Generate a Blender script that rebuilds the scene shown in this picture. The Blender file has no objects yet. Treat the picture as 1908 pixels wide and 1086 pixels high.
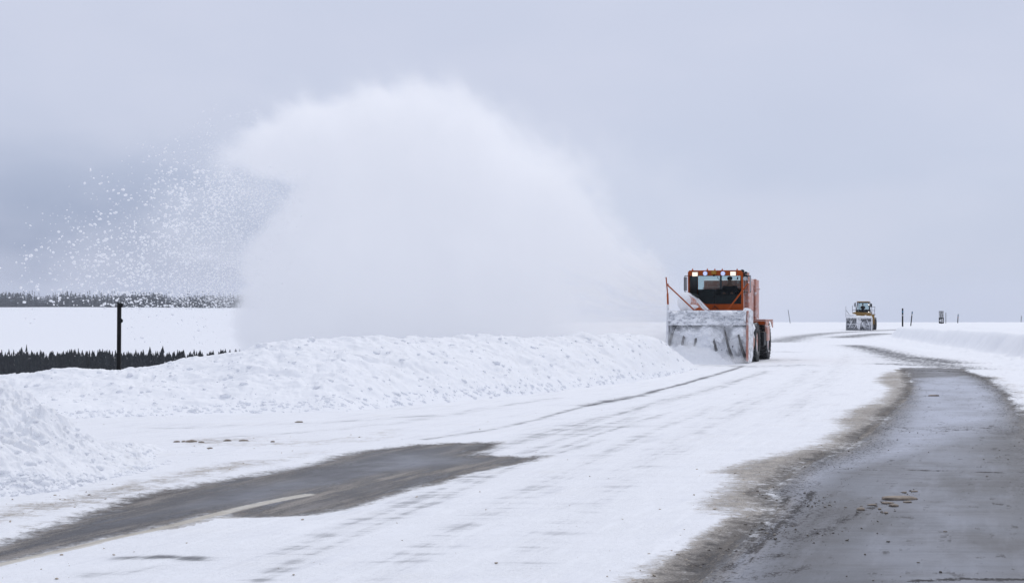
import bpy, bmesh, math, random
import numpy as np
from mathutils import Vector, Matrix

R = math.radians
SC = bpy.context.scene
COL = SC.collection
rng = np.random.default_rng(7)
random.seed(7)

# ------------------------------------------------------------------ camera
FPX = 2650.0                       # 50 mm lens on a 36 mm sensor, 1908 px wide
CAM_H = 1.55
PITCH = math.atan(49.0 / FPX)
cam = bpy.data.cameras.new('camera')
cam.lens = 50.0
cam.sensor_width = 36.0
cam.clip_start = 0.05
cam.clip_end = 20000
cam_o = bpy.data.objects.new('camera', cam)
COL.objects.link(cam_o)
cam_o.location = (0, 0, CAM_H)
cam_o.rotation_euler = (math.pi / 2 + PITCH, 0, 0)
SC.camera = cam_o
SC.render.resolution_x = 1024
SC.render.resolution_y = 582

# ------------------------------------------------------------------ world
SUN_EL, SUN_AZ = 50.0, 30.0       # azimuth from +Y towards +X: high, behind the scene to the right
wd = bpy.data.worlds.new('World')
SC.world = wd
wd.use_nodes = True


def srgb(r, g, b, k=1.0):
    def c(v):
        v /= 255.0
        return (v / 12.92 if v <= 0.04045 else ((v + 0.055) / 1.055) ** 2.4) * k
    return (c(r), c(g), c(b), 1.0)


class NT:
    """tiny node-tree writer"""
    def __init__(s, tree):
        s.t = tree
        s.t.nodes.clear()

    def n(s, typ, **kw):
        nd = s.t.nodes.new(typ)
        for k, v in kw.items():
            setattr(nd, k, v)
        return nd

    def plug(s, sock, v):
        if v is None:
            return
        if isinstance(v, bpy.types.NodeSocket):
            s.t.links.new(v, sock)
        elif isinstance(v, (int, float)) and sock.type in ('RGBA', 'VECTOR'):
            sock.default_value = (v, v, v, 1) if sock.type == 'RGBA' else (v, v, v)
        else:
            sock.default_value = v

    def m(s, op, a, b=None, c=None, clamp=False):
        nd = s.n('ShaderNodeMath', operation=op, use_clamp=clamp)
        s.plug(nd.inputs[0], a)
        s.plug(nd.inputs[1], b)
        s.plug(nd.inputs[2], c)
        return nd.outputs[0]

    def ramp(s, v, a, b, lo=0.0, hi=1.0, smooth=True):
        nd = s.n('ShaderNodeMapRange')
        nd.interpolation_type = 'SMOOTHSTEP' if smooth else 'LINEAR'
        s.plug(nd.inputs['Value'], v)
        for k, q in (('From Min', a), ('From Max', b), ('To Min', lo), ('To Max', hi)):
            s.plug(nd.inputs[k], q)
        return nd.outputs['Result']

    def mix(s, f, a, b, blend='MIX'):
        nd = s.n('ShaderNodeMix', data_type='RGBA', blend_type=blend)
        s.plug(nd.inputs[0], f)
        s.plug(nd.inputs[6], a)
        s.plug(nd.inputs[7], b)
        return nd.outputs[2]

    def fmix(s, f, a, b):
        nd = s.n('ShaderNodeMix', data_type='FLOAT')
        s.plug(nd.inputs[0], f)
        s.plug(nd.inputs[2], a)
        s.plug(nd.inputs[3], b)
        return nd.outputs[0]

    def noise(s, vec, scale, detail=3, rough=0.55, dist=0.0, col=False):
        nd = s.n('ShaderNodeTexNoise')
        s.plug(nd.inputs['Vector'], vec)
        nd.inputs['Scale'].default_value = scale
        nd.inputs['Detail'].default_value = detail
        nd.inputs['Roughness'].default_value = rough
        nd.inputs['Distortion'].default_value = dist
        return nd.outputs['Color' if col else 'Fac']

    def mapping(s, vec, scale=(1, 1, 1), rot=(0, 0, 0), loc=(0, 0, 0)):
        nd = s.n('ShaderNodeMapping')
        s.plug(nd.inputs['Vector'], vec)
        nd.inputs['Scale'].default_value = scale
        nd.inputs['Rotation'].default_value = rot
        nd.inputs['Location'].default_value = loc
        return nd.outputs[0]

    def obj(s):
        return s.n('ShaderNodeTexCoord').outputs['Object']

    def attr(s, name):
        nd = s.n('ShaderNodeAttribute')
        nd.attribute_name = name
        return nd.outputs['Fac']

    def bump(s, h, strength=0.5, dist=0.02):
        nd = s.n('ShaderNodeBump')
        s.plug(nd.inputs['Strength'], strength)
        s.plug(nd.inputs['Distance'], dist)
        s.plug(nd.inputs['Height'], h)
        return nd.outputs[0]

    def out(s, sh, vol=None):
        o = s.n('ShaderNodeOutputMaterial')
        if sh is not None:
            s.t.links.new(sh, o.inputs['Surface'])
        if vol is not None:
            s.t.links.new(vol, o.inputs['Volume'])

    def pbr(s, color, rough=0.5, metal=0.0, normal=None, **kw):
        nd = s.n('ShaderNodeBsdfPrincipled')
        s.plug(nd.inputs['Base Color'], color)
        s.plug(nd.inputs['Roughness'], rough)
        s.plug(nd.inputs['Metallic'], metal)
        if normal is not None:
            s.t.links.new(normal, nd.inputs['Normal'])
        for k, v in kw.items():
            s.plug(nd.inputs[k.replace('_', ' ')], v)
        return nd.outputs[0]


SKY_STRENGTH = 0.1
w = NT(wd.node_tree)
dirv = w.n('ShaderNodeTexCoord').outputs['Generated']
sep = w.n('ShaderNodeSeparateXYZ')
w.plug(sep.inputs[0], dirv)
dx, dy, dz = sep.outputs
K = 1.0 / SKY_STRENGTH
# overcast layer: brighter towards the zenith
elev = w.m('MAXIMUM', dz, 0.0)
base = w.mix(w.ramp(elev, 0.0, 0.20), srgb(193, 203, 226, K), srgb(203, 209, 229, K))
base = w.mix(w.ramp(elev, 0.12, 0.9), base, (7.9, 8.25, 9.3, 1))
# slate-blue cloud bank low over the left horizon
band = w.m('MULTIPLY', w.ramp(dx, 0.06, -0.22), w.ramp(elev, 0.17, 0.02))
soft = w.noise(w.mapping(dirv, (1, 1, 2.6)), 3.2, 3, 0.45)
band = w.m('MULTIPLY', band, w.ramp(soft, 0.25, 0.62, 0.62, 1.1))
base = w.mix(band, base, srgb(147, 159, 188, K))
n1 = w.noise(w.mapping(dirv, (1, 1, 2.2), loc=(0.3, 0, 0.1)), 5.0, 4, 0.5)
base = w.mix(w.ramp(n1, 0.42, 0.68, 0.0, 0.5), base, srgb(212, 216, 234, K))
n2 = w.noise(w.mapping(dirv, (1, 1, 1.7), loc=(2.3, 0.4, 0.6)), 2.6, 3, 0.5)
base = w.mix(w.ramp(n2, 0.46, 0.72, 0.0, 0.30), base, srgb(180, 188, 211, K))
sky = w.n('ShaderNodeTexSky')
sky.sky_type = 'NISHITA'
sky.sun_disc = False
sky.sun_elevation = R(SUN_EL)
sky.sun_rotation = R(SUN_AZ)
skc = w.mix(0.93, sky.outputs[0], base)
bg = w.n('ShaderNodeBackground')
w.plug(bg.inputs['Color'], skc)
bg.inputs['Strength'].default_value = SKY_STRENGTH
wo = w.n('ShaderNodeOutputWorld')
wd.node_tree.links.new(bg.outputs[0], wo.inputs['Surface'])

sun = bpy.data.lights.new('sun', 'SUN')
sun.energy = 1.0
sun.angle = R(18)
sun.color = (1.0, 0.97, 0.93)
sun_o = bpy.data.objects.new('sun', sun)
COL.objects.link(sun_o)
sd = Vector((math.sin(R(SUN_AZ)) * math.cos(R(SUN_EL)), math.cos(R(SUN_AZ)) * math.cos(R(SUN_EL)), math.sin(R(SUN_EL))))
sun_o.rotation_euler = sd.to_track_quat('Z', 'Y').to_euler()
sun_o.location = (0, 0, 60)

SC.view_settings.view_transform = 'Standard'
SC.view_settings.look = 'None'
SC.view_settings.exposure = 0.0
SC.view_settings.gamma = 1.0
SC.view_settings.use_curve_mapping = False
SC.render.engine = 'CYCLES'
cy = SC.cycles
cy.max_bounces = 56
cy.diffuse_bounces = 4
cy.glossy_bounces = 4
cy.transmission_bounces = 8
cy.transparent_max_bounces = 24
cy.volume_bounces = 48
cy.use_denoising = True
cy.volume_step_rate = 1.5
cy.volume_max_steps = 256


# ------------------------------------------------------------------ projection helpers
def ray(px, py):
    x = (px - 954.0) / FPX
    z = (543.0 - py) / FPX
    return np.array([x, math.cos(PITCH) - z * math.sin(PITCH), math.sin(PITCH) + z * math.cos(PITCH)])


def G(px, py, z=0.0):
    """where the sight line through a photo point meets the height z"""
    d = ray(px, py)
    t = (z - CAM_H) / d[2]
    return np.array([d[0] * t, d[1] * t])


def D(px, py, Y):
    """point on the sight line at distance Y"""
    d = ray(px, py)
    t = Y / d[1]
    return np.array([d[0] * t, Y, CAM_H + d[2] * t])


# ------------------------------------------------------------------ numpy noise
def _hash(ix, iy, iz, seed):
    h = (ix.astype(np.int64) * 374761393 + iy.astype(np.int64) * 668265263 + iz.astype(np.int64) * 2147483647 + seed * 974634777) & 0xFFFFFFFF
    h = ((h ^ (h >> 13)) * 1274126177) & 0xFFFFFFFF
    h = ((h ^ (h >> 16)) * 2246822519) & 0xFFFFFFFF
    return ((h ^ (h >> 15)) & 0xFFFFFF) / float(0xFFFFFF)


def vnoise2(x, y, seed=0):
    ix, iy = np.floor(x), np.floor(y)
    fx, fy = x - ix, y - iy
    fx = fx * fx * fx * (fx * (fx * 6 - 15) + 10)
    fy = fy * fy * fy * (fy * (fy * 6 - 15) + 10)
    z0 = np.zeros_like(ix)
    a = _hash(ix, iy, z0, seed)
    b = _hash(ix + 1, iy, z0, seed)
    c = _hash(ix, iy + 1, z0, seed)
    d = _hash(ix + 1, iy + 1, z0, seed)
    return (a + (b - a) * fx) * (1 - fy) + (c + (d - c) * fx) * fy


def fbm2(x, y, octv=4, seed=0, gain=0.5):
    s, a, t = 0.0, 1.0, 0.0
    for k in range(octv):
        s = s + a * vnoise2(x * 2 ** k + 17.3 * k, y * 2 ** k - 9.1 * k, seed + k)
        t += a
        a *= gain
    return s / t


def vnoise3(x, y, z, seed=0):
    ix, iy, iz = np.floor(x), np.floor(y), np.floor(z)
    f = [q - i for q, i in ((x, ix), (y, iy), (z, iz))]
    fx, fy, fz = [q * q * (3 - 2 * q) for q in f]
    r = 0
    for dz_ in (0, 1):
        a = _hash(ix, iy, iz + dz_, seed)
        b = _hash(ix + 1, iy, iz + dz_, seed)
        c = _hash(ix, iy + 1, iz + dz_, seed)
        d = _hash(ix + 1, iy + 1, iz + dz_, seed)
        v = (a + (b - a) * fx) * (1 - fy) + (c + (d - c) * fx) * fy
        r = r + v * (fz if dz_ else 1 - fz)
    return r


def fbm3(x, y, z, octv=4, seed=0, gain=0.5):
    s, a, t = 0.0, 1.0, 0.0
    for k in range(octv):
        s = s + a * vnoise3(x * 2 ** k + 7.3 * k, y * 2 ** k, z * 2 ** k - 3.1 * k, seed + k)
        t += a
        a *= gain
    return s / t


def clods2(x, y, seed=0, keep=0.6):
    """height field of half-buried lumps on a unit cell grid, 0..~0.5"""
    ix, iy = np.floor(x), np.floor(y)
    best = np.zeros_like(x)
    z0 = np.zeros_like(ix)
    for ox in (-1, 0, 1):
        for oy in (-1, 0, 1):
            cx, cy_ = ix + ox, iy + oy
            px = cx + _hash(cx, cy_, z0, seed)
            py = cy_ + _hash(cx, cy_, z0, seed + 1)
            rr = 0.18 + 0.42 * _hash(cx, cy_, z0, seed + 2)
            on = _hash(cx, cy_, z0, seed + 3) < keep
            an = _hash(cx, cy_, z0, seed + 4) * 6.28
            ex, ey = x - px, y - py
            u = ex * np.cos(an) + ey * np.sin(an)
            v = (-ex * np.sin(an) + ey * np.cos(an)) * 1.5
            # a chipped, not perfectly round lump
            d2 = (np.maximum(np.abs(u), 0) ** 2.6 + np.abs(v) ** 2.6) ** (2 / 2.6)
            h = np.sqrt(np.maximum(rr * rr - d2, 0)) * on
            best = np.maximum(best, h)
    return best


def sstep(a, b, x):
    t = np.clip((x - a) / (b - a), 0, 1)
    return t * t * (3 - 2 * t)


def poly_sdf(pts, X, Y):
    """signed distance, positive inside"""
    pts = np.asarray(pts, float)
    d = np.full(X.shape, 1e9)
    ins = np.zeros(X.shape, bool)
    n = len(pts)
    for i in range(n):
        ax, ay = pts[i]
        bx, by = pts[(i + 1) % n]
        ex, ey = bx - ax, by - ay
        t = np.clip(((X - ax) * ex + (Y - ay) * ey) / (ex * ex + ey * ey + 1e-12), 0, 1)
        d = np.minimum(d, np.hypot(X - ax - t * ex, Y - ay - t * ey))
        if ay != by:
            c = ((ay > Y) != (by > Y)) & (X < (bx - ax) * (Y - ay) / (by - ay) + ax)
            ins ^= c
    return np.where(ins, d, -d)


def line_dist(pts, X, Y):
    pts = np.asarray(pts, float)
    d = np.full(X.shape, 1e9)
    for i in range(len(pts) - 1):
        ax, ay = pts[i]
        bx, by = pts[i + 1]
        ex, ey = bx - ax, by - ay
        t = np.clip(((X - ax) * ex + (Y - ay) * ey) / (ex * ex + ey * ey + 1e-12), 0, 1)
        d = np.minimum(d, np.hypot(X - ax - t * ex, Y - ay - t * ey))
    return d


# ------------------------------------------------------------------ object helpers
def tag(o, label=None, cat=None, group=None, kind=None):
    if label:
        o['label'] = label
    if cat:
        o['category'] = cat
    if group:
        o['group'] = group
    if kind:
        o['kind'] = kind
    return o


def link(name, me, mat=None, parent=None):
    o = bpy.data.objects.new(name, me)
    COL.objects.link(o)
    if mat is not None:
        me.materials.append(mat)
    if parent is not None:
        o.parent = parent
    return o


def empty(name, loc, rz=0.0):
    o = bpy.data.objects.new(name, None)
    COL.objects.link(o)
    o.location = loc
    o.rotation_euler = (0, 0, rz)
    o.empty_display_size = 0.3
    return o


def grid_mesh(name, P, wrap=False, mask=None, smooth=True):
    """P: rows x cols x 3"""
    nr, nc = P.shape[:2]
    idx = np.arange(nr * nc).reshape(nr, nc)
    a, b = idx[:-1, :-1], idx[:-1, 1:]
    c, d = idx[1:, 1:], idx[1:, :-1]
    F = np.stack([a, b, c, d], -1)
    if mask is not None:
        F = F[mask[:-1, :-1] | mask[1:, 1:] | mask[:-1, 1:] | mask[1:, :-1]]
    F = F.reshape(-1, 4)
    if wrap:
        e = np.stack([idx[:-1, -1], idx[:-1, 0], idx[1:, 0], idx[1:, -1]], -1)
        F = np.concatenate([F, e])
    V = P.reshape(-1, 3)
    used = np.unique(F)
    remap = np.full(len(V), -1, np.int64)
    remap[used] = np.arange(len(used))
    V2, F2 = V[used], remap[F]
    me = bpy.data.meshes.new(name)
    me.vertices.add(len(V2))
    me.vertices.foreach_set('co', V2.astype(np.float32).ravel())
    me.loops.add(F2.size)
    me.loops.foreach_set('vertex_index', F2.astype(np.int32).ravel())
    me.polygons.add(len(F2))
    me.polygons.foreach_set('loop_start', np.arange(0, F2.size, 4, dtype=np.int32))
    me.update(calc_edges=True)
    me.polygons.foreach_set('use_smooth', np.full(len(F2), smooth))
    return me, used


def tri_mesh(name, V, F, smooth=False):
    me = bpy.data.meshes.new(name)
    me.vertices.add(len(V))
    me.vertices.foreach_set('co', np.asarray(V, np.float32).ravel())
    F = np.asarray(F, np.int32)
    k = F.shape[1]
    me.loops.add(F.size)
    me.loops.foreach_set('vertex_index', F.ravel())
    me.polygons.add(len(F))
    me.polygons.foreach_set('loop_start', np.arange(0, F.size, k, dtype=np.int32))
    me.update(calc_edges=True)
    me.polygons.foreach_set('use_smooth', np.full(len(F), smooth))
    return me


def add_attr(me, name, vals):
    a = me.attributes.new(name, 'FLOAT', 'POINT')
    a.data.foreach_set('value', np.asarray(vals, np.float32).ravel())


class MB:
    """collects shapes for ONE mesh object"""
    def __init__(s):
        s.bm = bmesh.new()

    def box(s, x0, x1, y0, y1, z0, z1, bev=0.0):
        r = bmesh.ops.create_cube(s.bm, size=1.0)
        vs = r['verts']
        for v in vs:
            v.co = Vector(((x0 + x1) / 2 + v.co.x * (x1 - x0), (y0 + y1) / 2 + v.co.y * (y1 - y0), (z0 + z1) / 2 + v.co.z * (z1 - z0)))
        if bev > 0:
            es = list({e for v in vs for e in v.link_edges})
            bmesh.ops.bevel(s.bm, geom=es, offset=bev, segments=2, affect='EDGES', profile=0.5)
        return s

    def prism(s, pts, y0, y1, bev=0.0):
        """outline pts (x, z) pushed from y0 to y1"""
        a = [s.bm.verts.new((x, y0, z)) for x, z in pts]
        b = [s.bm.verts.new((x, y1, z)) for x, z in pts]
        n = len(pts)
        fs = [s.bm.faces.new(a), s.bm.faces.new(b[::-1])]
        for i in range(n):
            fs.append(s.bm.faces.new((a[i], b[i], b[(i + 1) % n], a[(i + 1) % n])))
        bmesh.ops.recalc_face_normals(s.bm, faces=fs)
        if bev > 0:
            es = list({e for f in fs[:2] for e in f.edges})
            bmesh.ops.bevel(s.bm, geom=es, offset=bev, segments=1, affect='EDGES')
        return s

    def prismx(s, pts, x0, x1):
        """outline pts (y, z) pushed from x0 to x1"""
        a = [s.bm.verts.new((x0, y, z)) for y, z in pts]
        b = [s.bm.verts.new((x1, y, z)) for y, z in pts]
        n = len(pts)
        fs = [s.bm.faces.new(a), s.bm.faces.new(b[::-1])]
        for i in range(n):
            fs.append(s.bm.faces.new((a[i], b[i], b[(i + 1) % n], a[(i + 1) % n])))
        bmesh.ops.recalc_face_normals(s.bm, faces=fs)
        return s

    def tube(s, p0, p1, r, seg=8, r1=None):
        p0, p1 = Vector(p0), Vector(p1)
        d = p1 - p0
        q = d.to_track_quat('Z', 'Y').to_matrix().to_4x4()
        q.translation = (p0 + p1) / 2
        bmesh.ops.create_cone(s.bm, cap_ends=True, segments=seg, radius1=r, radius2=r if r1 is None else r1, depth=d.length, matrix=q)
        return s

    def path(s, pts, r, seg=6):
        for a, b in zip(pts[:-1], pts[1:]):
            s.tube(a, b, r, seg)
        return s

    def ball(s, c, r, sub=2, sc=(1, 1, 1)):
        m = Matrix.Translation(c) @ Matrix.Diagonal((sc[0], sc[1], sc[2], 1))
        bmesh.ops.create_icosphere(s.bm, subdivisions=sub, radius=r, matrix=m)
        return s

    def lathe_x(s, prof, cx, cy_, cz, seg=32):
        """profile [(x, r)] spun round an axle along x"""
        rings = []
        for k in range(seg):
            a = 2 * math.pi * k / seg
            rings.append([s.bm.verts.new((cx + x, cy_ + r * math.sin(a), cz + r * math.cos(a))) for x, r in prof])
        n = len(prof)
        for k in range(seg):
            A, B = rings[k], rings[(k + 1) % seg]
            for i in range(n - 1):
                s.bm.faces.new((A[i], A[i + 1], B[i + 1], B[i]))
        return s

    def build(s, name, mat, parent=None, smooth=False):
        me = bpy.data.meshes.new(name)
        s.bm.normal_update()
        s.bm.to_mesh(me)
        s.bm.free()
        if smooth:
            me.polygons.foreach_set('use_smooth', np.full(len(me.polygons), True))
            if hasattr(me, 'set_sharp_from_angle'):
                me.set_sharp_from_angle(angle=R(40))
        return link(name, me, mat, parent)


# ------------------------------------------------------------------ materials
def mat(name):
    m = bpy.data.materials.new(name)
    m.use_nodes = True
    return m, NT(m.node_tree)


SNOW = (0.855, 0.87, 0.90, 1)


def snow_material(name, fine=30.0, bump=0.5, dirt=0.0, sss=0.0):
    m, t = mat(name)
    c = t.obj()
    n = t.noise(c, fine, 4, 0.65)
    n2 = t.noise(c, fine * 0.17, 3, 0.5)
    h = t.m('ADD', t.m('MULTIPLY', n, 0.4), n2)
    col = SNOW
    if dirt > 0:
        sp = t.noise(c, 3.5, 5, 0.75)
        f = t.ramp(sp, 0.66, 0.78, 0.0, dirt)
        col = t.mix(f, SNOW, (0.42, 0.36, 0.29, 1))
    kw = dict(Subsurface_Weight=0.5, Subsurface_Radius=(0.10, 0.12, 0.15), Subsurface_Scale=sss) if sss else {}
    t.out(t.pbr(col, 0.7, normal=t.bump(h, bump, 0.03), Specular_IOR_Level=0.25, **kw))
    return m


M = {}
M['bank'] = snow_material('ploughed_snow', 16, 0.45, 0.35)
M['heap'] = snow_material('heaped_snow', 34, 0.7, 0.22)
M['snow'] = snow_material('soft_snow', 14, 0.4)
M['field'] = snow_material('field_snow', 0.3, 0.15)


def plain(name, col, rough=0.5, metal=0.0, var=0.12, scale=8, **kw):
    m, t = mat(name)
    c = t.obj()
    n = t.noise(c, scale, 4, 0.6)
    colr = t.mix(t.ramp(n, 0.3, 0.7, 0.0, var * 2.2), col, tuple(q * 0.45 for q in col[:3]) + (1,))
    kw.setdefault('Specular_IOR_Level', 0.25)
    t.out(t.pbr(colr, t.fmix(n, rough * 0.8, min(1, rough * 1.25)), metal, **kw))
    return m


def dusted(name, col, amount=0.5, scale=5, rough=0.5, top=0.6, sharp=1.0, filmk=0.75):
    """paint with wind-blown snow stuck to it"""
    m, t = mat(name)
    c = t.obj()
    n = t.noise(c, scale, 6, 0.68, 0.3)
    n2 = t.noise(t.mapping(c, (3, 3, 0.5)), scale, 4, 0.6)
    g = t.n('ShaderNodeNewGeometry')
    sp = t.n('ShaderNodeSeparateXYZ')
    t.plug(sp.inputs[0], g.outputs['Normal'])
    up = t.m('MULTIPLY', t.m('MAXIMUM', sp.outputs[2], 0.0), top)
    f = t.m('ADD', t.m('ADD', t.m('MULTIPLY', n, 0.7), t.m('MULTIPLY', n2, 0.3)), up)
    f = t.ramp(f, 1.0 - amount - 0.14 * sharp, 1.0 - amount + 0.1 * sharp)
    film = t.m('MULTIPLY', t.m('ADD', n2, 0.2), amount * filmk)
    f = t.m('MAXIMUM', f, film, clamp=True)
    colr = t.mix(t.ramp(n, 0.35, 0.7, 0, 0.3), col, tuple(q * 0.5 for q in col[:3]) + (1,))
    colr = t.mix(f, colr, (0.80, 0.81, 0.84, 1))
    t.out(t.pbr(colr, t.fmix(f, rough, 0.75), 0.0, normal=t.bump(f, 0.6, 0.02)))
    return m


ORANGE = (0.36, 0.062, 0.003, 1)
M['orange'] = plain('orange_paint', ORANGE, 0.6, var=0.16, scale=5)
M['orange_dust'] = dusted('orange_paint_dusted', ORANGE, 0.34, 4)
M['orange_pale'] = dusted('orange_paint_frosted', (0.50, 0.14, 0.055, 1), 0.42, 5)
M['flight'] = dusted('worn_auger_steel', (0.035, 0.031, 0.028, 1), 0.26, 6, top=0.35)
M['crust'] = dusted('snow_crusted_steel', (0.03, 0.032, 0.037, 1), 0.55, 5.5, top=0.5, sharp=0.5)
M['crust2'] = dusted('snow_crusted_shroud', (0.02, 0.022, 0.027, 1), 0.53, 3.6, top=0.5, sharp=0.35, filmk=0.3)
M['steel'] = plain('worn_steel', (0.16, 0.165, 0.18, 1), 0.4, 0.6)
M['black'] = plain('black_trim', (0.012, 0.013, 0.015, 1), 0.5)
M['seatcloth'] = plain('dark_cloth', (0.02, 0.022, 0.026, 1), 0.8)
M['rubber'] = plain('tyre_rubber', (0.011, 0.011, 0.013, 1), 0.75)
M['rubber_snow'] = dusted('tyre_rubber_snowy', (0.010, 0.010, 0.012, 1), 0.20, 7, rough=0.8, top=0.3, filmk=0.15)
M['mirror'] = plain('mirror_shell', (0.33, 0.34, 0.36, 1), 0.35)
M['yellow'] = plain('yellow_paint', (0.30, 0.18, 0.05, 1), 0.45, var=0.16)
M['yellow_dust'] = dusted('yellow_paint_dusted', (0.20, 0.12, 0.035, 1), 0.34, 4)
M['jacket'] = plain('dark_jacket', (0.018, 0.022, 0.03, 1), 0.85)
M['skin'] = plain('skin', (0.38, 0.22, 0.16, 1), 0.55)
M['cap'] = plain('dark_cap', (0.014, 0.015, 0.02, 1), 0.8)
M['amber'] = plain('amber_lens', (0.34, 0.17, 0.02, 1), 0.25)
M['redlens'] = plain('orange_lens', (0.5, 0.09, 0.02, 1), 0.25)
M['post'] = plain('dark_post', (0.006, 0.006, 0.007, 1), 0.8)
M['post_grey'] = plain('grey_post', (0.10, 0.105, 0.115, 1), 0.6)
M['reflector_blue'] = plain('blue_reflector', (0.05, 0.22, 0.38, 1), 0.3)
M['signwhite'] = dusted('white_sign_face', (0.70, 0.71, 0.73, 1), 0.05, 3, top=0.0)
M['signblack'] = plain('black_sign_paint', (0.014, 0.014, 0.016, 1), 0.45)
M['letterwhite'] = plain('white_lettering', (0.75, 0.76, 0.78, 1), 0.5)


def glass(name, tint, refl=0.10):
    m, t = mat(name)
    tr = t.n('ShaderNodeBsdfTransparent')
    tr.inputs[0].default_value = tint
    gl = t.n('ShaderNodeBsdfGlossy')
    gl.inputs['Roughness'].default_value = 0.04
    fr = t.n('ShaderNodeFresnel')
    fr.inputs[0].default_value = 1.45
    f = t.m('MULTIPLY', fr.outputs[0], 0.22)
    mx = t.n('ShaderNodeMixShader')
    t.plug(mx.inputs[0], f)
    t.t.links.new(tr.outputs[0], mx.inputs[1])
    t.t.links.new(gl.outputs[0], mx.inputs[2])
    t.out(mx.outputs[0])
    return m


M['glass'] = glass('tinted_glass', (0.83, 0.885, 0.89, 1))


def lamp(name, col, s, base=(0.6, 0.6, 0.6, 1)):
    m, t = mat(name)
    c = t.obj()
    n = t.noise(c, 30, 2)
    t.out(t.pbr(base, 0.2, Emission_Color=col, Emission_Strength=t.fmix(n, s * 0.5, s * 1.3)))
    return m


M['lamp_warm'] = lamp('lit_headlamp', (1.0, 0.80, 0.52, 1), 1.1)
M['lamp_blue'] = lamp('lit_round_lamp', (0.30, 0.42, 1.0, 1), 0.62)
M['lamp_white'] = lamp('lit_work_lamp', (1.0, 0.93, 0.78, 1), 1.6)


# ------------------------------------------------------------------ terrain
PLATEAU = [(14.0, -40), (11.5, 0), (12.2, 14), (13.6, 26), tuple(G(1960, 690)), tuple(G(1908, 679)), tuple(G(1850, 668)), tuple(G(1800, 658)),
           tuple(G(1740, 648)), tuple(G(1690, 639)), (26.6, 100), (29.5, 112), (36, 128), (50, 150), (75, 178), (130, 215), (500, 330), (500, -40)]


def terrain(X, Y):
    r = np.hypot(X, Y) + 1e-6
    ang = np.where(Y > 1, X / np.maximum(Y, 1.0), 3.0 * np.sign(X))
    ang = np.clip(ang, -3, 3)
    wl = (1 - sstep(-0.15, 0.05, ang)) * sstep(1, 30, Y)
    # right hand side: low rise, then falls away beyond the crest
    zr = 0.75 * sstep(172, 262, r) - 0.0 * r
    zr = zr - sstep(262, 1500, r) * 60
    # left hand side: falls into a valley, then a long snowfield rises to the far wood
    zl = -20 * sstep(31, 170, r)
    up = np.clip((r - 460) / (1500 - 460), 0, 1)
    zl = zl + up ** 0.92 * 32.0 + sstep(1500, 2600, r) * 6
    z = zr * (1 - wl) + zl * wl
    z = z + (fbm2(X / 60, Y / 60, 3, 5) - 0.5) * 1.4 * sstep(330, 700, r) * wl
    z = z + (fbm2(X / 3.2, Y / 3.2, 4, 9) - 0.5) * 0.03 * sstep(5, 30, r)
    return z


def PX(lst, z=0.0):
    return [tuple(G(a, b, z)) for a, b in lst]


ASPH_R = PX([(1676, 685), (1740, 686), (1800, 688), (1845, 704), (1880, 730), (1905, 762), (1935, 800), (1990, 880), (2110, 1000), (2200, 1110),
             (2300, 1500), (1000, 1500), (1170, 1150), (1265, 1086), (1310, 1045), (1345, 1012), (1395, 975), (1425, 952), (1418, 930), (1400, 918), (1418, 905),
             (1450, 890), (1462, 872), (1500, 858), (1560, 835), (1612, 802), (1640, 775), (1678, 742), (1690, 718), (1686, 700)])
ASPH_L = PX([(-200, 1120), (-150, 1060), (0, 1010), (100, 978), (190, 950), (260, 928), (330, 912), (400, 897), (480, 884), (560, 868), (620, 852), (670, 841),
             (760, 831), (850, 826), (925, 825), (905, 836), (880, 846), (935, 849), (1003, 852), (960, 866), (880, 880), (820, 898), (760, 914), (700, 930),
             (650, 948), (580, 960), (480, 964), (430, 962), (400, 958), (340, 974), (280, 988), (215, 1001), (150, 1017), (75, 1034), (0, 1051), (-100, 1075)])
DIRT_R = PX([(1655, 690), (1690, 690), (1692, 715), (1690, 735), (1650, 778), (1615, 812), (1560, 842), (1480, 872), (1460, 895), (1425, 920), (1450, 945),
             (1400, 985), (1345, 1025), (1290, 1075), (1240, 1130), (1120, 1200), (1190, 1086), (1270, 1035), (1330, 1000), (1365, 975), (1310, 945), (1330, 925), (1350, 900), (1340, 880),
             (1420, 857), (1500, 838), (1560, 805), (1560, 785), (1580, 765), (1640, 745), (1655, 725), (1625, 712)])
DIRT_R2 = PX([(1810, 690), (1850, 698), (1885, 712), (1925, 745), (1990, 800), (2200, 1000), (2120, 1000), (1945, 815), (1905, 790), (1908, 765), (1880, 735), (1845, 706)])
DIRT_L = PX([(-100, 985), (0, 945), (130, 925), (250, 896), (330, 880), (500, 850), (640, 838), (560, 862), (400, 885), (250, 920), (100, 960), (-100, 1010)])
DIRT_M = PX([(340, 822), (480, 815), (600, 820), (730, 800), (760, 806), (640, 828), (500, 838), (380, 836)])
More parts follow.
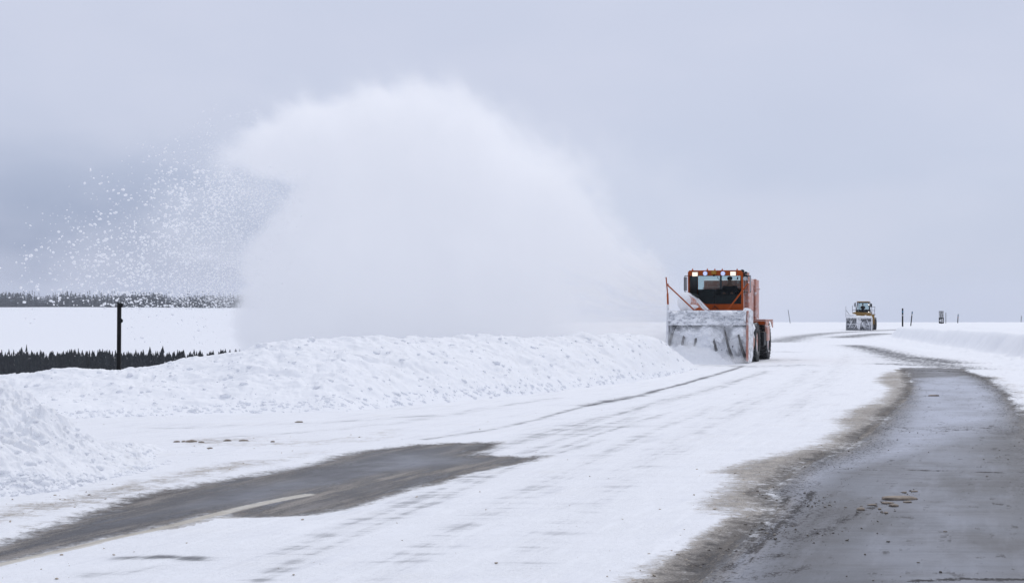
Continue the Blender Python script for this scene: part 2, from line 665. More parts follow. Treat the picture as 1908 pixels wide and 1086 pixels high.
TRACKS = [
    (PX([(1385, 683), (1340, 697), (1290, 712), (1240, 725), (1190, 738), (1140, 749), (1090, 758)]), 0.11, 1.0),
    (PX([(1090, 758), (1000, 784), (900, 806), (790, 822)]), 0.08, 0.7),
    (PX([(1190, 738), (1130, 750), (1090, 757)]), 0.2, 0.85),
    (PX([(1430, 692), (1340, 722), (1230, 752), (1130, 780), (1000, 815), (880, 850)]), 0.20, 0.5),
    (PX([(1200, 775), (1100, 806), (1000, 838), (850, 905), (700, 965), (520, 1040)]), 0.14, 0.40),
    (PX([(1180, 795), (1090, 800), (1040, 812)]), 0.28, 0.5),
    (PX([(240, 1045), (300, 1042), (370, 1046)]), 0.10, 0.9),
    (PX([(170, 1078), (220, 1072), (290, 1062)]), 0.10, 0.55),
    (PX([(1400, 683), (1440, 683), (1480, 681)]), 0.9, 0.5),
    (PX([(1350, 682), (1400, 684)]), 1.1, 0.55),
    (PX([(1250, 770), (1130, 806), (1010, 850), (860, 915), (640, 1010), (480, 1086)]), 0.09, 0.5),
    (PX([(1330, 760), (1230, 800), (1120, 850), (960, 930), (800, 1020), (690, 1086)]), 0.16, 0.34),
    (PX([(1400, 745), (1300, 800), (1210, 860), (1080, 960), (960, 1060)]), 0.2, 0.27),
    (PX([(1520, 690), (1470, 720), (1410, 750), (1330, 790), (1240, 850)]), 0.22, 0.3),
    (PX([(1580, 660), (1560, 690), (1520, 730), (1460, 780)]), 0.25, 0.25),
    (PX([(1040, 742), (900, 764), (740, 790), (560, 808), (380, 818)]), 0.14, 0.42),
    (PX([(860, 772), (700, 784), (520, 792), (300, 800)]), 0.16, 0.36),
    (PX([(750, 905), (860, 880), (960, 862), (1050, 842), (1130, 822)]), 0.12, 0.5),
    (PX([(1670, 664), (1705, 672), (1745, 680), (1790, 687)]), 1.1, 0.9),
    # the far carriageway, swept to dark bands
    (PX([(1450, 637), (1490, 627), (1540, 621), (1590, 618), (1650, 615.5), (1760, 613)]), 1.7, 0.85),
    (PX([(1566, 629), (1600, 625), (1650, 621)]), 1.9, 0.95),
    (PX([(1590, 643), (1625, 650), (1650, 657), (1680, 664), (1720, 668), (1770, 676)]), 1.0, 1.0),
    (PX([(1640, 655), (1690, 664), (1700, 672)]), 0.9, 0.9),
    (PX([(1650, 678), (1700, 680), (1760, 683)]), 0.7, 0.9),
    (PX([(1455, 655), (1480, 656)]), 0.6, 0.5),
    (PX([(1440, 672), (1475, 671)]), 0.6, 0.45),
]
ICE = PX([(1690, 705), (1800, 700), (1860, 722), (1885, 760), (1870, 800), (1700, 850), (1560, 880), (1500, 930), (1440, 990), (1400, 1086), (1330, 1086), (1400, 1010), (1470, 950), (1480, 890), (1620, 830), (1690, 760)])
WEAR = PX([(1830, 755), (1900, 750), (1930, 800), (1905, 830), (1860, 812), (1700, 800), (1700, 793), (1850, 790)])


EDGE_LINE = PX([(-160, 1090), (-60, 1066), (0, 1053), (75, 1036), (150, 1019), (215, 1003), (280, 990), (340, 975), (400, 959), (450, 946), (500, 935), (540, 927), (575, 921)])


def build_ground():
    th = np.concatenate([np.linspace(-25, 25, 560), np.linspace(25, 335, 76)[1:-1]])
    th = np.radians(th)
    rr = np.concatenate([np.geomspace(1.2, 60, 520), np.geomspace(60, 260, 190)[1:], np.geomspace(260, 9000, 130)[1:]])
    T, RR = np.meshgrid(th, rr)
    X, Y = RR * np.sin(T), RR * np.cos(T)
    a = np.maximum(poly_sdf(ASPH_R, X, Y), poly_sdf(ASPH_L, X, Y))
    dr = poly_sdf(DIRT_R, X, Y)
    dirt = sstep(-0.42, 0.30, dr)
    dirt = np.maximum(dirt, 0.62 * sstep(-0.5, 0.3, poly_sdf(DIRT_R2, X, Y)))
    dirt = np.maximum(dirt, 0.62 * sstep(-0.5, 0.3, poly_sdf(DIRT_L, X, Y)))
    dirt = np.maximum(dirt, 0.52 * sstep(-0.7, 0.4, poly_sdf(DIRT_M, X, Y)))
    al = poly_sdf(ASPH_L, X, Y)
    mid = line_dist(PX([(1000, 853), (900, 868), (760, 884), (650, 905), (560, 930), (430, 962), (300, 985)]), X, Y)
    dirt = np.maximum(dirt, 0.75 * sstep(0.45, 0.0, np.abs(al - 0.08)))
    dirt = np.maximum(dirt, 0.8 * (al > -0.2) * np.exp(-(mid / 0.34) ** 2))
    dirt = np.maximum(dirt, 0.6 * sstep(-0.3, 0.3, poly_sdf(PX([(-60, 1040), (0, 985), (160, 955), (400, 900), (560, 870), (540, 892), (380, 925), (160, 990), (0, 1040)]), X, Y)))
    dirt = dirt * np.where(X > 0.6, sstep(0.50, 0.05, a), 1.0)
    dirt = dirt * np.where(Y > 36, sstep(46, 36, Y) * 0.7 + 0.3, 1.0)
    track = np.zeros_like(X)
    for pts, wd_, s in TRACKS:
        track = np.maximum(track, s * np.exp(-(line_dist(pts, X, Y) / wd_) ** 2))
    ice = sstep(-0.3, 0.5, poly_sdf(ICE, X, Y))
    wear = 0.6 * sstep(-0.5, 0.6, poly_sdf(WEAR, X, Y))
    for pts, wq, k in ((PX([(1395, 1030), (1440, 990), (1480, 955), (1515, 915)]), 0.07, 1.0), (PX([(1370, 1035), (1420, 990), (1470, 925)]), 0.07, 0.9), (PX([(1480, 1005), (1540, 985), (1610, 950), (1650, 938)]), 0.09, 0.8),
                       (PX([(1330, 1062), (1400, 1040), (1480, 1030)]), 0.14, 0.75), (PX([(1400, 1075), (1500, 1060)]), 0.12, 0.7), (PX([(1690, 690), (1740, 691), (1800, 693)]), 0.9, 0.8),
                       (PX([(1680, 690), (1684, 712), (1676, 742)]), 0.35, 0.9), (PX([(1800, 692), (1850, 710), (1885, 738), (1905, 762)]), 0.40, 0.9), (PX([(1830, 716), (1870, 735)]), 0.3, 0.7),
                       (PX([(1705, 738), (1750, 735)]), 0.3, 0.7), (PX([(1620, 810), (1660, 795), (1760, 803), (1860, 795)]), 0.16, 0.75), (PX([(1640, 770), (1600, 800), (1560, 825), (1500, 850)]), 0.18, 0.95)):
        wear = np.maximum(wear, k * np.exp(-(line_dist(pts, X, Y) / wq) ** 2))
    for pts in (PX([(1560, 873), (1640, 875), (1720, 876), (1800, 879), (1960, 880)]), PX([(1700, 1082), (1800, 1078), (1990, 1080)])):
        wear = np.maximum(wear, 1.3 * np.exp(-(line_dist(pts, X, Y) / 0.05) ** 2))
    lined = line_dist(EDGE_LINE, X, Y)
    dirt = np.maximum(dirt, 0.5 * np.exp(-(lined / 0.25) ** 2))
    dirt = np.where((a > -0.35) & (a < 0.12) & (dr > -0.55), np.maximum(dirt, sstep(-0.35, -0.1, a) * sstep(-0.55, -0.3, dr)), dirt)
    Z = terrain(X, Y)
    near = sstep(70, 30, RR)
    lump = clods2(X * 9, Y * 9, 31, 0.7) / 9
    sn = sstep(0.05, -0.2, a)
    Z = Z + near * (lump * 0.16 * dirt * sn + (fbm2(X * 2.2, Y * 2.2, 3, 3) - 0.5) * 0.014 * sn + 0.018 * sn)
    P = np.stack([X, Y, Z], -1)
    me, used = grid_mesh('ground', P, wrap=True)
    for nm, v in (('asph', a), ('dirt', dirt), ('track', track), ('ice', ice), ('wear', wear), ('line', lined)):
        add_attr(me, nm, v.ravel()[used])
    # close the small hole under the camera
    bm = bmesh.new()
    bm.from_mesh(me)
    bm.verts.ensure_lookup_table()
    ring = [e for e in bm.edges if e.is_boundary and e.verts[0].co.length < 5]
    bmesh.ops.contextual_create(bm, geom=ring)
    bm.normal_update()
    bm.to_mesh(me)
    bm.free()
    o = link('ground', me, ground_material())
    tag(o, kind='structure')
    return o


def ground_material():
    m, t = mat('snowy_road')
    c = t.obj()
    a, dirt, track, ice, wear = [t.attr(k) for k in ('asph', 'dirt', 'track', 'ice', 'wear')]
    rd = R(-24)
    rot_ = t.mapping(c, (1, 1, 1), (0, 0, R(19)))          # turn the road's run onto y, then stretch along it
    along = t.mapping(rot_, (3.4, 0.30, 1))
    wind = t.mapping(c, (0.45, 2.6, 1))                    # streaks across, blown by the wind
    nw = t.noise(wind, 2.0, 6, 0.72)
    np_ = t.noise(t.mapping(rot_, (1.0, 0.45, 1)), 0.9, 5, 0.6)
    na = t.noise(along, 2.0, 5, 0.7)
    nf = t.noise(c, 22.0, 5, 0.75)
    nff = t.noise(c, 75.0, 3, 0.7)
    nb = t.noise(c, 1.1, 4, 0.6)
    # ragged edge between snow and asphalt
    nm = t.noise(c, 5.0, 6, 0.75)
    rag = t.m('ADD', t.m('MULTIPLY', t.m('SUBTRACT', nm, 0.5), 0.75), t.m('MULTIPLY', t.m('SUBTRACT', na, 0.5), 0.35))
    rag = t.m('ADD', rag, t.m('MULTIPLY', t.m('SUBTRACT', nf, 0.5), 0.25))
    rag = t.m('ADD', rag, t.m('MULTIPLY', t.m('SUBTRACT', np_, 0.5), 0.5))
    sx_ = t.n('ShaderNodeSeparateXYZ')
    t.plug(sx_.inputs[0], c)
    rside = t.ramp(sx_.outputs[0], -0.2, 0.9, 0.30, 1.0)
    rag = t.m('MULTIPLY', rag, t.ramp(rside, 0.30, 1.0, 0.5, 1.0))
    ar = t.m('ADD', a, rag)
    bare = t.ramp(ar, -0.10, 0.16)
    trn = t.m('ADD', t.m('MULTIPLY', nw, 0.6), t.m('MULTIPLY', na, 0.4))
    trh = t.m('SUBTRACT', 0.60, t.m('MULTIPLY', track, 0.16))
    tr = t.m('MULTIPLY', t.m('POWER', track, 0.7), t.ramp(trn, t.m('SUBTRACT', trh, 0.07), t.m('ADD', trh, 0.07), 0.08, 1.0))
    # ---- asphalt
    asp = t.mix(t.ramp(nb, 0.3, 0.7), (0.026, 0.027, 0.032, 1), (0.055, 0.056, 0.064, 1))
    asp = t.mix(t.ramp(nff, 0.52, 0.72, 0, 0.6), asp, (0.15, 0.145, 0.15, 1))
    asp = t.mix(t.ramp(na, 0.5, 0.66, 0, 0.7), asp, (0.095, 0.097, 0.112, 1))
    # brown slush lying on it, in streaks along the road and near the edges
    sn1 = t.m('ADD', t.m('MULTIPLY', nf, 0.35), t.m('MULTIPLY', na, 0.65))
    slushn = t.ramp(sn1, 0.43, 0.53)
    edge = t.ramp(a, 0.45, 0.02)
    sl = t.m('MULTIPLY', t.m('MAXIMUM', t.m('MULTIPLY', edge, 0.55), t.m('MULTIPLY', dirt, 1.0)), slushn)
    slush = t.mix(t.ramp(t.m('ADD', t.m('MULTIPLY', nff, 0.5), t.m('MULTIPLY', na, 0.5)), 0.42, 0.58), (0.06, 0.052, 0.044, 1), (0.33, 0.295, 0.255, 1))
    # thin ice
    icen = t.ramp(t.m('ADD', t.m('ADD', t.m('MULTIPLY', nw, 0.3), t.m('MULTIPLY', np_, 0.45)), t.m('MULTIPLY', nf, 0.3)), 0.42, 0.60)
    icef = t.m('MULTIPLY', t.m('MULTIPLY', ice, t.ramp(a, 0.04, 0.24)), t.ramp(icen, 0, 1, 0.6, 1.0))
    deep = t.m('MULTIPLY', t.ramp(a, 0.35, 1.3), t.ramp(t.m('ADD', t.m('MULTIPLY', np_, 0.7), t.m('MULTIPLY', nw, 0.3)), 0.36, 0.60, 0.02, 0.38))
    icef = t.m('MAXIMUM', icef, deep)
    icef = t.m('MULTIPLY', icef, t.m('SUBTRACT', 1.0, t.m('MULTIPLY', wear, t.ramp(nm, 0.45, 0.6, 0.0, 0.5))))
    # dark crumbs and scratches through the ice near the broken edge
    crumb = t.m('MULTIPLY', t.ramp(t.noise(t.mapping(rot_, (1, 0.5, 1)), 26.0, 4, 0.75), 0.52, 0.60), t.ramp(t.m('ADD', a, t.m('MULTIPLY', t.m('SUBTRACT', np_, 0.5), 1.6)), 0.65, 0.10))
    scr = t.m('MULTIPLY', t.ramp(t.noise(t.mapping(rot_, (1.0, 0.14, 1)), 9.0, 4, 0.7), 0.54, 0.62), t.ramp(nm, 0.50, 0.62))
    cs = t.m('MULTIPLY', t.m('MAXIMUM', crumb, t.m('MULTIPLY', scr, t.ramp(a, 2.2, 0.6, 0.0, 0.7))), rside)
    scn = t.noise(t.mapping(rot_, (1.0, 0.10, 1)), 14.0, 3, 0.7)
    wth = t.m('SUBTRACT', 0.66, t.m('MULTIPLY', wear, 0.185))
    ng = t.noise(t.mapping(rot_, (1, 0.7, 1)), 38.0, 3, 0.8)
    wnn = t.m('ADD', t.m('ADD', t.m('MULTIPLY', nm, 0.30), t.m('MULTIPLY', scn, 0.25)), t.m('MULTIPLY', ng, 0.45))
    wf = t.ramp(wnn, t.m('SUBTRACT', wth, 0.04), t.m('ADD', wth, 0.04))
    cs = t.m('MAXIMUM', cs, t.m('MULTIPLY', wf, t.ramp(wear, 0.05, 0.3)))
    icef = t.m('MULTIPLY', icef, t.m('SUBTRACT', 1.0, t.m('MULTIPLY', cs, 0.95)))
    cs = t.m('MAXIMUM', cs, t.ramp(t.m('ADD', a, t.m('MULTIPLY', t.m('SUBTRACT', nm, 0.5), 0.5)), 0.17, 0.0))
    asp = t.mix(t.m('MULTIPLY', icef, 0.85), asp, (0.40, 0.43, 0.52, 1))
    asp = t.mix(t.m('MULTIPLY', sl, 0.9), asp, slush)
    a_rough = t.fmix(icef, t.ramp(nb, 0.3, 0.7, 0.36, 0.6), 0.33)
    a_rough = t.fmix(sl, a_rough, 0.75)
    a_rough = t.fmix(cs, a_rough, 0.9)
    asp = t.mix(t.m('MULTIPLY', cs, 0.6), asp, (0.07, 0.066, 0.066, 1))
    # ---- snow
    sn = t.mix(t.ramp(nw, 0.42, 0.75, 0, 0.20), SNOW, (0.66, 0.68, 0.74, 1))
    sn = t.mix(t.m('MULTIPLY', t.ramp(na, 0.46, 0.66), t.ramp(nb, 0.35, 0.65, 0.08, 0.36)), sn, (0.56, 0.575, 0.63, 1))
    sn = t.mix(t.ramp(nb, 0.55, 0.8, 0, 0.22), sn, (0.74, 0.72, 0.68, 1))
    specks = t.m('MULTIPLY', t.ramp(nff, 0.60, 0.72), t.ramp(nb, 0.40, 0.68, 0.02, 0.45))
    sn = t.mix(specks, sn, (0.42, 0.36, 0.29, 1))
    # dirty slush: light film far out, solid brown close to the asphalt
    dsum = t.m('ADD', t.m('ADD', t.m('MULTIPLY', nf, 0.30), t.m('MULTIPLY', nm, 0.45)), t.m('MULTIPLY', nw, 0.25))
    dsum = t.m('ADD', dsum, t.m('MULTIPLY', t.m('SUBTRACT', np_, 0.5), 0.45))
    thr = t.m('SUBTRACT', 0.73, t.m('MULTIPLY', dirt, 0.33))
    dn = t.ramp(dsum, t.m('SUBTRACT', thr, 0.10), t.m('ADD', thr, 0.10))
    dn = t.m('MULTIPLY', dn, t.ramp(dirt, 0.0, 0.35))
    dcol = t.mix(t.ramp(t.m('ADD', t.m('MULTIPLY', nff, 0.5), t.m('MULTIPLY', nm, 0.5)), 0.38, 0.62), (0.12, 0.102, 0.085, 1), (0.47, 0.425, 0.37, 1))
    dcol = t.mix(t.m('MULTIPLY', t.ramp(ar, -0.16, 0.02), 0.7), dcol, (0.075, 0.068, 0.062, 1))
    sn = t.mix(t.m('MULTIPLY', dn, 0.95, clamp=True), sn, dcol)
    sn = t.mix(tr, sn, (0.085, 0.088, 0.10, 1))
    col = t.mix(bare, sn, asp)
    ln_ = t.m('ADD', t.attr('line'), t.m('MULTIPLY', t.m('SUBTRACT', nf, 0.5), 0.07))
    lm = t.m('MULTIPLY', t.ramp(ln_, 0.045, 0.09, 1.0, 0.0), t.ramp(nm, 0.45, 0.75, 1.0, 0.6))
    lcol = t.mix(t.ramp(na, 0.35, 0.65), (0.66, 0.63, 0.56, 1), (0.44, 0.395, 0.33, 1))
    col = t.mix(t.m('MULTIPLY', lm, 0.92), col, lcol)
    rough = t.fmix(bare, 0.62, a_rough)
    h = t.m('ADD', t.m('MULTIPLY', nf, 0.5), t.m('MULTIPLY', nb, 0.8))
    hs = t.m('ADD', t.m('MULTIPLY', h, t.m('SUBTRACT', 1.0, bare)), t.m('MULTIPLY', nff, t.fmix(bare, 0.12, 0.06)))
    hs = t.m('ADD', hs, t.m('MULTIPLY', sl, 0.3))
    cd = t.n('ShaderNodeNewGeometry')
    ln = t.n('ShaderNodeVectorMath', operation='LENGTH')
    t.plug(ln.inputs[0], cd.outputs['Position'])
    fade = t.ramp(ln.outputs['Value'], 10, 110, 0.55, 0.06)
    t.out(t.pbr(col, rough, normal=t.bump(hs, fade, 0.03), Specular_IOR_Level=t.fmix(bare, 0.3, t.fmix(cs, 0.5, 0.12))))
    return m


build_ground()


# ------------------------------------------------------------------ snow banks as height fields
def interp_st(st, x):
    st = np.array(st, float)
    out = []
    for k in range(1, st.shape[1]):
        out.append(np.interp(x, st[:, 0], st[:, k]))
    return out


def bank(name, st, cols, rows, back, prof, clod_scale, rough, material, seed, lump=0.4):
    """st: (px, base_y, crest_y, depth). Real ridge: rises from the base line to the crest, falls behind it."""
    xs = np.linspace(st[0][0], st[-1][0], cols)
    by, cyy, dd = interp_st(st, xs)
    ker = np.ones(9) / 9
    def sm(v):
        return np.convolve(np.pad(v, 4, 'edge'), ker, 'valid')
    by, cyy, dd = sm(by), sm(cyy), sm(dd)
    xa = (xs - 954) / FPX
    Yb = np.array([G(x, b)[1] for x, b in zip(xs, by)])
    Yc = Yb + dd
    Zc = np.array([D(x, c, y)[2] for x, c, y in zip(xs, cyy, Yc)])
    Zc = np.maximum(Zc, 0.02)
    t = np.concatenate([np.linspace(-0.12, 1.0, int(rows * 0.72)), np.linspace(1.0, 1.0 + back, rows - int(rows * 0.72))[1:]])
    Tm, XA = np.meshgrid(t, xa, indexing='ij')
    YB = Yb[None, :] + 0 * Tm
    DD = dd[None, :] + 0 * Tm
    ZC = Zc[None, :] + 0 * Tm
    Y = YB + Tm * DD
    X = XA * Y / math.cos(PITCH)
    # uneven toe of the slope
    wob = (fbm2(X * 0.9, Y * 0.9 * 0 + 3.0, 3, seed) - 0.5) * 0.10
    tt = Tm + wob * (Tm < 1)
    rise = prof(np.clip(tt, 0, 1))
    fall = 1 - sstep(0, back, tt - 1.0) * 1.02
    Z = ZC * np.where(tt < 1, rise, fall)
    amp = sstep(0, 0.12, tt) * (0.35 + 0.65 * sstep(0.05, 0.5, Z))
    # slumped blocks and clods; sharper, folded relief than plain waves
    f1 = fbm2(X * clod_scale * 0.35, Y * clod_scale * 0.35, 4, seed + 1)
    wq = fbm2(X * clod_scale * 0.6 + 5, Y * clod_scale * 0.6, 3, seed + 3)
    bil = np.abs(fbm2(X * clod_scale * 0.7 + wq * 1.5, Y * clod_scale * 0.7 - wq, 5, seed + 2, 0.6) - 0.5) * 2
    c1 = clods2(X * clod_scale + f1, Y * clod_scale, seed + 5, 0.65) / clod_scale
    c2 = clods2(X * clod_scale * 2.4, Y * clod_scale * 2.4 + f1, seed + 9, 0.6) / (clod_scale * 2.4)
    Z = Z + amp * (rough * ((f1 - 0.5) * 1.3 - bil * 0.75) + c1 * lump + c2 * lump * 0.8)
    f3 = fbm2(X * clod_scale * 3, Y * clod_scale * 3, 3, seed + 21) - 0.5
    Z = Z + amp * f3 * rough * 0.22
    dxy = (fbm2(X * clod_scale, Y * clod_scale, 3, seed + 30) - 0.5) * rough * 0.5 * amp
    X = X + dxy
    Z = Z + terrain(X, Y) * (np.abs(Y) < 60) * 0
    Z = np.where(tt <= 0.0, -0.03 + 0 * Z, Z)
    Z[-1] = -0.4
    P = np.stack([X, Y, Z], -1)
    me, _ = grid_mesh(name, P)
    o = link(name, me, material)
    return o, P, amp


prof_a = lambda t: 1 - (1 - t) ** 1.75
ST_LONG = [(-420, 790, 742, 6.5), (-150, 786, 716, 6.5), (0, 784, 702, 6.5), (60, 783, 697, 6.3), (110, 782, 688, 6.2), (150, 781, 687, 6), (200, 780, 684, 6), (221, 780, 681, 6), (240, 779, 680, 6), (330, 777, 668, 6), (420, 774, 659, 5.5),
           (500, 772, 644, 5), (560, 771, 637, 5), (650, 768, 632, 5), (700, 764, 632, 5), (760, 757, 628, 5), (850, 750, 629, 5), (940, 741, 629, 5), (1000, 734, 628, 5), (1080, 725, 626, 5), (1150, 716, 622, 5), (1190, 711, 624, 5),
           (1225, 705, 634, 4.8), (1250, 700, 648, 4.6), (1275, 694, 668, 4.2), (1300, 688, 685, 3.6)]
bank_o, BP, BA = bank('snow_bank', ST_LONG, 900, 250, 0.9, prof_a, 1.9, 0.20, M['bank'], 40, 0.07)
tag(bank_o, 'long lumpy ridge of ploughed snow running from the left edge to the orange snow blower', 'snow bank')

prof_b = lambda t: 1 - (1 - t) ** 1.5
ST_HEAP = [(-420, 975, 690, 2.6), (-150, 950, 700, 2.5), (0, 932, 722, 2.3), (30, 928, 738, 2.3), (65, 924, 752, 2.2), (95, 920, 775, 2.1), (130, 914, 797, 2.0), (180, 904, 815, 1.9), (230, 892, 822, 1.8),
           (270, 880, 828, 1.7), (310, 870, 843, 1.5), (340, 864, 856, 1.2), (365, 860, 859, 1.0)]
heap_o, HP, HA = bank('snow_heap', ST_HEAP, 520, 330, 1.0, prof_b, 3.4, 0.34, M['heap'], 70, 0.26)
tag(heap_o, 'chunky heap of ploughed snow in the lower left corner beside the road', 'snow heap')


# the cut bank on the right with its flat top
def build_cut_bank():
    th = np.arctan((np.linspace(1630, 2700, 430) - 954) / FPX)
    rr = np.concatenate([np.geomspace(12, 150, 760), np.geomspace(150, 420, 90)[1:]])
    T, RR = np.meshgrid(th, rr)
    X, Y = RR * np.sin(T), RR * np.cos(T)
    s = poly_sdf(PLATEAU, X, Y)
    s2 = s + (fbm2(X * 0.5, Y * 0.5, 4, 90) - 0.5) * 0.45
    top = 1.53 - 0.0033 * Y
    top = np.maximum(top, 0.72)
    h = 0.10 * sstep(-0.9, 0.3, s2) + 0.62 * sstep(0.15, 1.0, s2) + 0.10 * sstep(1.0, 2.2, s2) + 0.18 * sstep(1.4, 7.0, s2)
    Z = top * h
    Z = Z + sstep(0, 1.2, s2) * ((fbm2(X * 0.35, Y * 0.35, 4, 91) - 0.5) * 0.16 - 0.0)
    face = sstep(0.0, 0.5, s2) * sstep(2.2, 1.0, s2)
    Z = Z + face * (fbm2(X * 1.5, Y * 1.5, 4, 93) - 0.5) * 0.07
    toe = sstep(-1.2, 0, s2) * sstep(1.0, 0.2, s2)
    Z = Z + toe * clods2(X * 2.5, Y * 2.5, 95, 0.35) / 2.5 * 0.35
    Z = Z + terrain(X, Y) * sstep(150, 260, RR) * 0.3
    Z = np.where(s < -1.4, -0.05, Z)
    P = np.stack([X, Y, Z], -1)
    me, _ = grid_mesh('cut_snow_bank', P, mask=s > -1.5)
    o = link('snow_bank', me, M['field_bank'])
    tag(o, 'smooth flat topped snow bank cut steep along the right side of the road', 'snow bank')
    return P


M['field_bank'] = snow_material('wind_packed_snow', 5.0, 0.3, 0.0)
build_cut_bank()


# ------------------------------------------------------------------ clods lying about
ico_v = None


def ico(sub=1):
    bm = bmesh.new()
    bmesh.ops.create_icosphere(bm, subdivisions=sub, radius=1.0)
    V = np.array([v.co[:] for v in bm.verts])
    F = np.array([[v.index for v in f.verts] for f in bm.faces])
    bm.free()
    return V, F


def scatter_lumps(name, pts, sizes, material, flat=0.7, sub=1, jag=0.28, parent=None, stretch=None, smooth=False):
    V, F = ico(sub)
    n = len(pts)
    nv = len(V)
    an = rng.random(n) * 6.283
    j = 1 + (rng.random((n, nv)) - 0.5) * 2 * jag
    st = rng.random((n, 2)) * 0.8 + 0.7 if stretch is None else stretch
    L = V[None] * j[..., None]
    L = L * np.stack([st[:, 0], st[:, 1], np.full(n, flat)], -1)[:, None, :]
    # random tilt
    ti = (rng.random(n) - 0.5) * 0.9
    c, s = np.cos(ti)[:, None], np.sin(ti)[:, None]
    y, z = L[..., 1] * c - L[..., 2] * s, L[..., 1] * s + L[..., 2] * c
    L = np.stack([L[..., 0], y, z], -1)
    c, s = np.cos(an)[:, None], np.sin(an)[:, None]
    x, y = L[..., 0] * c - L[..., 1] * s, L[..., 0] * s + L[..., 1] * c
    L = np.stack([x, y, L[..., 2]], -1) * np.asarray(sizes)[:, None, None] + np.asarray(pts)[:, None, :]
    FF = (F[None] + (np.arange(n) * nv)[:, None, None]).reshape(-1, 3)
    me = tri_mesh(name, L.reshape(-1, 3), FF, smooth)
    return link(name, me, material, parent)


def pick(P, A, n, lo, hi, smin, smax, power=2.5):
    r = rng.integers(int(P.shape[0] * lo), int(P.shape[0] * hi), n)
    c = rng.integers(0, P.shape[1], n)
    pts = P[r, c].copy()
    sz = smin + (smax - smin) * rng.random(n) ** power
    pts[:, 2] -= sz * 0.15
    return pts, sz


p, s = pick(BP, BA, 1500, 0.03, 0.74, 0.012, 0.075, 3.5)
tag(scatter_lumps('snow_clods', p, s, M['bank'], 0.7, 1, parent=bank_o, smooth=True), kind='stuff')
p, s = pick(BP, BA, 1300, 0.09, 0.16, 0.012, 0.06, 3)
tag(scatter_lumps('toe_clods', p, s, M['bank'], 0.75, 1, parent=bank_o), kind='stuff')
p, s = pick(HP, HA, 800, 0.05, 0.74, 0.008, 0.05, 4)
tag(scatter_lumps('snow_clods', p, s, M['heap'], 0.75, 2, parent=heap_o, jag=0.1, smooth=True), kind='stuff')
p, s = pick(HP, HA, 900, 0.08, 0.16, 0.008, 0.04, 2)
tag(scatter_lumps('toe_clods', p, s, M['heap'], 0.8, 1, parent=heap_o), kind='stuff')

M['slush'] = plain('frozen_slush', (0.29, 0.24, 0.195, 1), 0.6, scale=14, var=0.25)
M['grit'] = plain('wet_grit', (0.13, 0.115, 0.10, 1), 0.5, scale=40)


def scatter_on_road():
    # grit and crumbs of frozen slush along the broken edge of the snow
    N = 60000
    Yr = 1 / (rng.random(N) * (1 / 6.5 - 1 / 45) + 1 / 45)
    Xr = Yr * (rng.random(N) * 0.42 - 0.02)
    a = poly_sdf(ASPH_R, Xr, Yr)
    dl = np.where(a > -0.05, np.exp(-np.maximum(a, 0) / 0.33), 0) * 0.30
    dl = np.maximum(dl, 0.012 * (a > 0))
    tr1 = line_dist(PX([(1405, 1010), (1500, 960), (1530, 915)]), Xr, Yr)
    tr2 = line_dist(PX([(1510, 1000), (1580, 970), (1650, 940), (1700, 915)]), Xr, Yr)
    dl = np.maximum(dl, (a > 0) * 0.28 * np.exp(-(tr1 / 0.10) ** 2))
    dl = np.maximum(dl, (a > 0) * 0.22 * np.exp(-(tr2 / 0.13) ** 2))
    cl = fbm2(Xr * 2.2, Yr * 1.1, 3, 12)
    keep = rng.random(N) < dl * sstep(0.38, 0.62, cl) * 1.4
    X, Y = Xr[keep][:4200], Yr[keep][:4200]
    s = 0.003 + 0.010 * rng.random(len(X)) ** 4
    pts = np.stack([X, Y, terrain(X, Y) + s * 0.3], -1)
    tag(scatter_lumps('road_grit', pts, s, M['grit'], 0.55, 1), 'dark grit and frozen crumbs strewn over the bare icy lane', 'grit', kind='stuff')
    # pale brown crumbs on the white snow
    N = 26000
    Yr = 1 / (rng.random(N) * (1 / 7 - 1 / 40) + 1 / 40)
    Xr = Yr * (rng.random(N) * 0.78 - 0.40)
    a = np.maximum(poly_sdf(ASPH_R, Xr, Yr), poly_sdf(ASPH_L, Xr, Yr))
    dd = np.maximum(sstep(-0.3, 0.2, poly_sdf(DIRT_R, Xr, Yr)), 0.5 * sstep(-0.4, 0.2, poly_sdf(DIRT_L, Xr, Yr)))
    dd = np.maximum(dd, 0.5 * sstep(-0.4, 0.2, poly_sdf(DIRT_M, Xr, Yr)))
    cl = fbm2(Xr * 1.4, Yr * 0.8, 3, 22)
    pr = np.where(a < 0, 0.006 + 0.03 * sstep(0.55, 0.75, cl) + 0.24 * dd, 0)
    keep = rng.random(N) < pr
    X, Y = Xr[keep][:2600], Yr[keep][:2600]
    s = 0.003 + 0.010 * rng.random(len(X)) ** 4
    pts = np.stack([X, Y, terrain(X, Y) + 0.02 + s * 0.2], -1)
    tag(scatter_lumps('slush_crumbs', pts, s, plain('pale_slush', (0.46, 0.40, 0.33, 1), 0.7, scale=14), 0.45, 1), 'pale brown crumbs of frozen slush on the packed snow', 'slush', kind='stuff')


scatter_on_road()


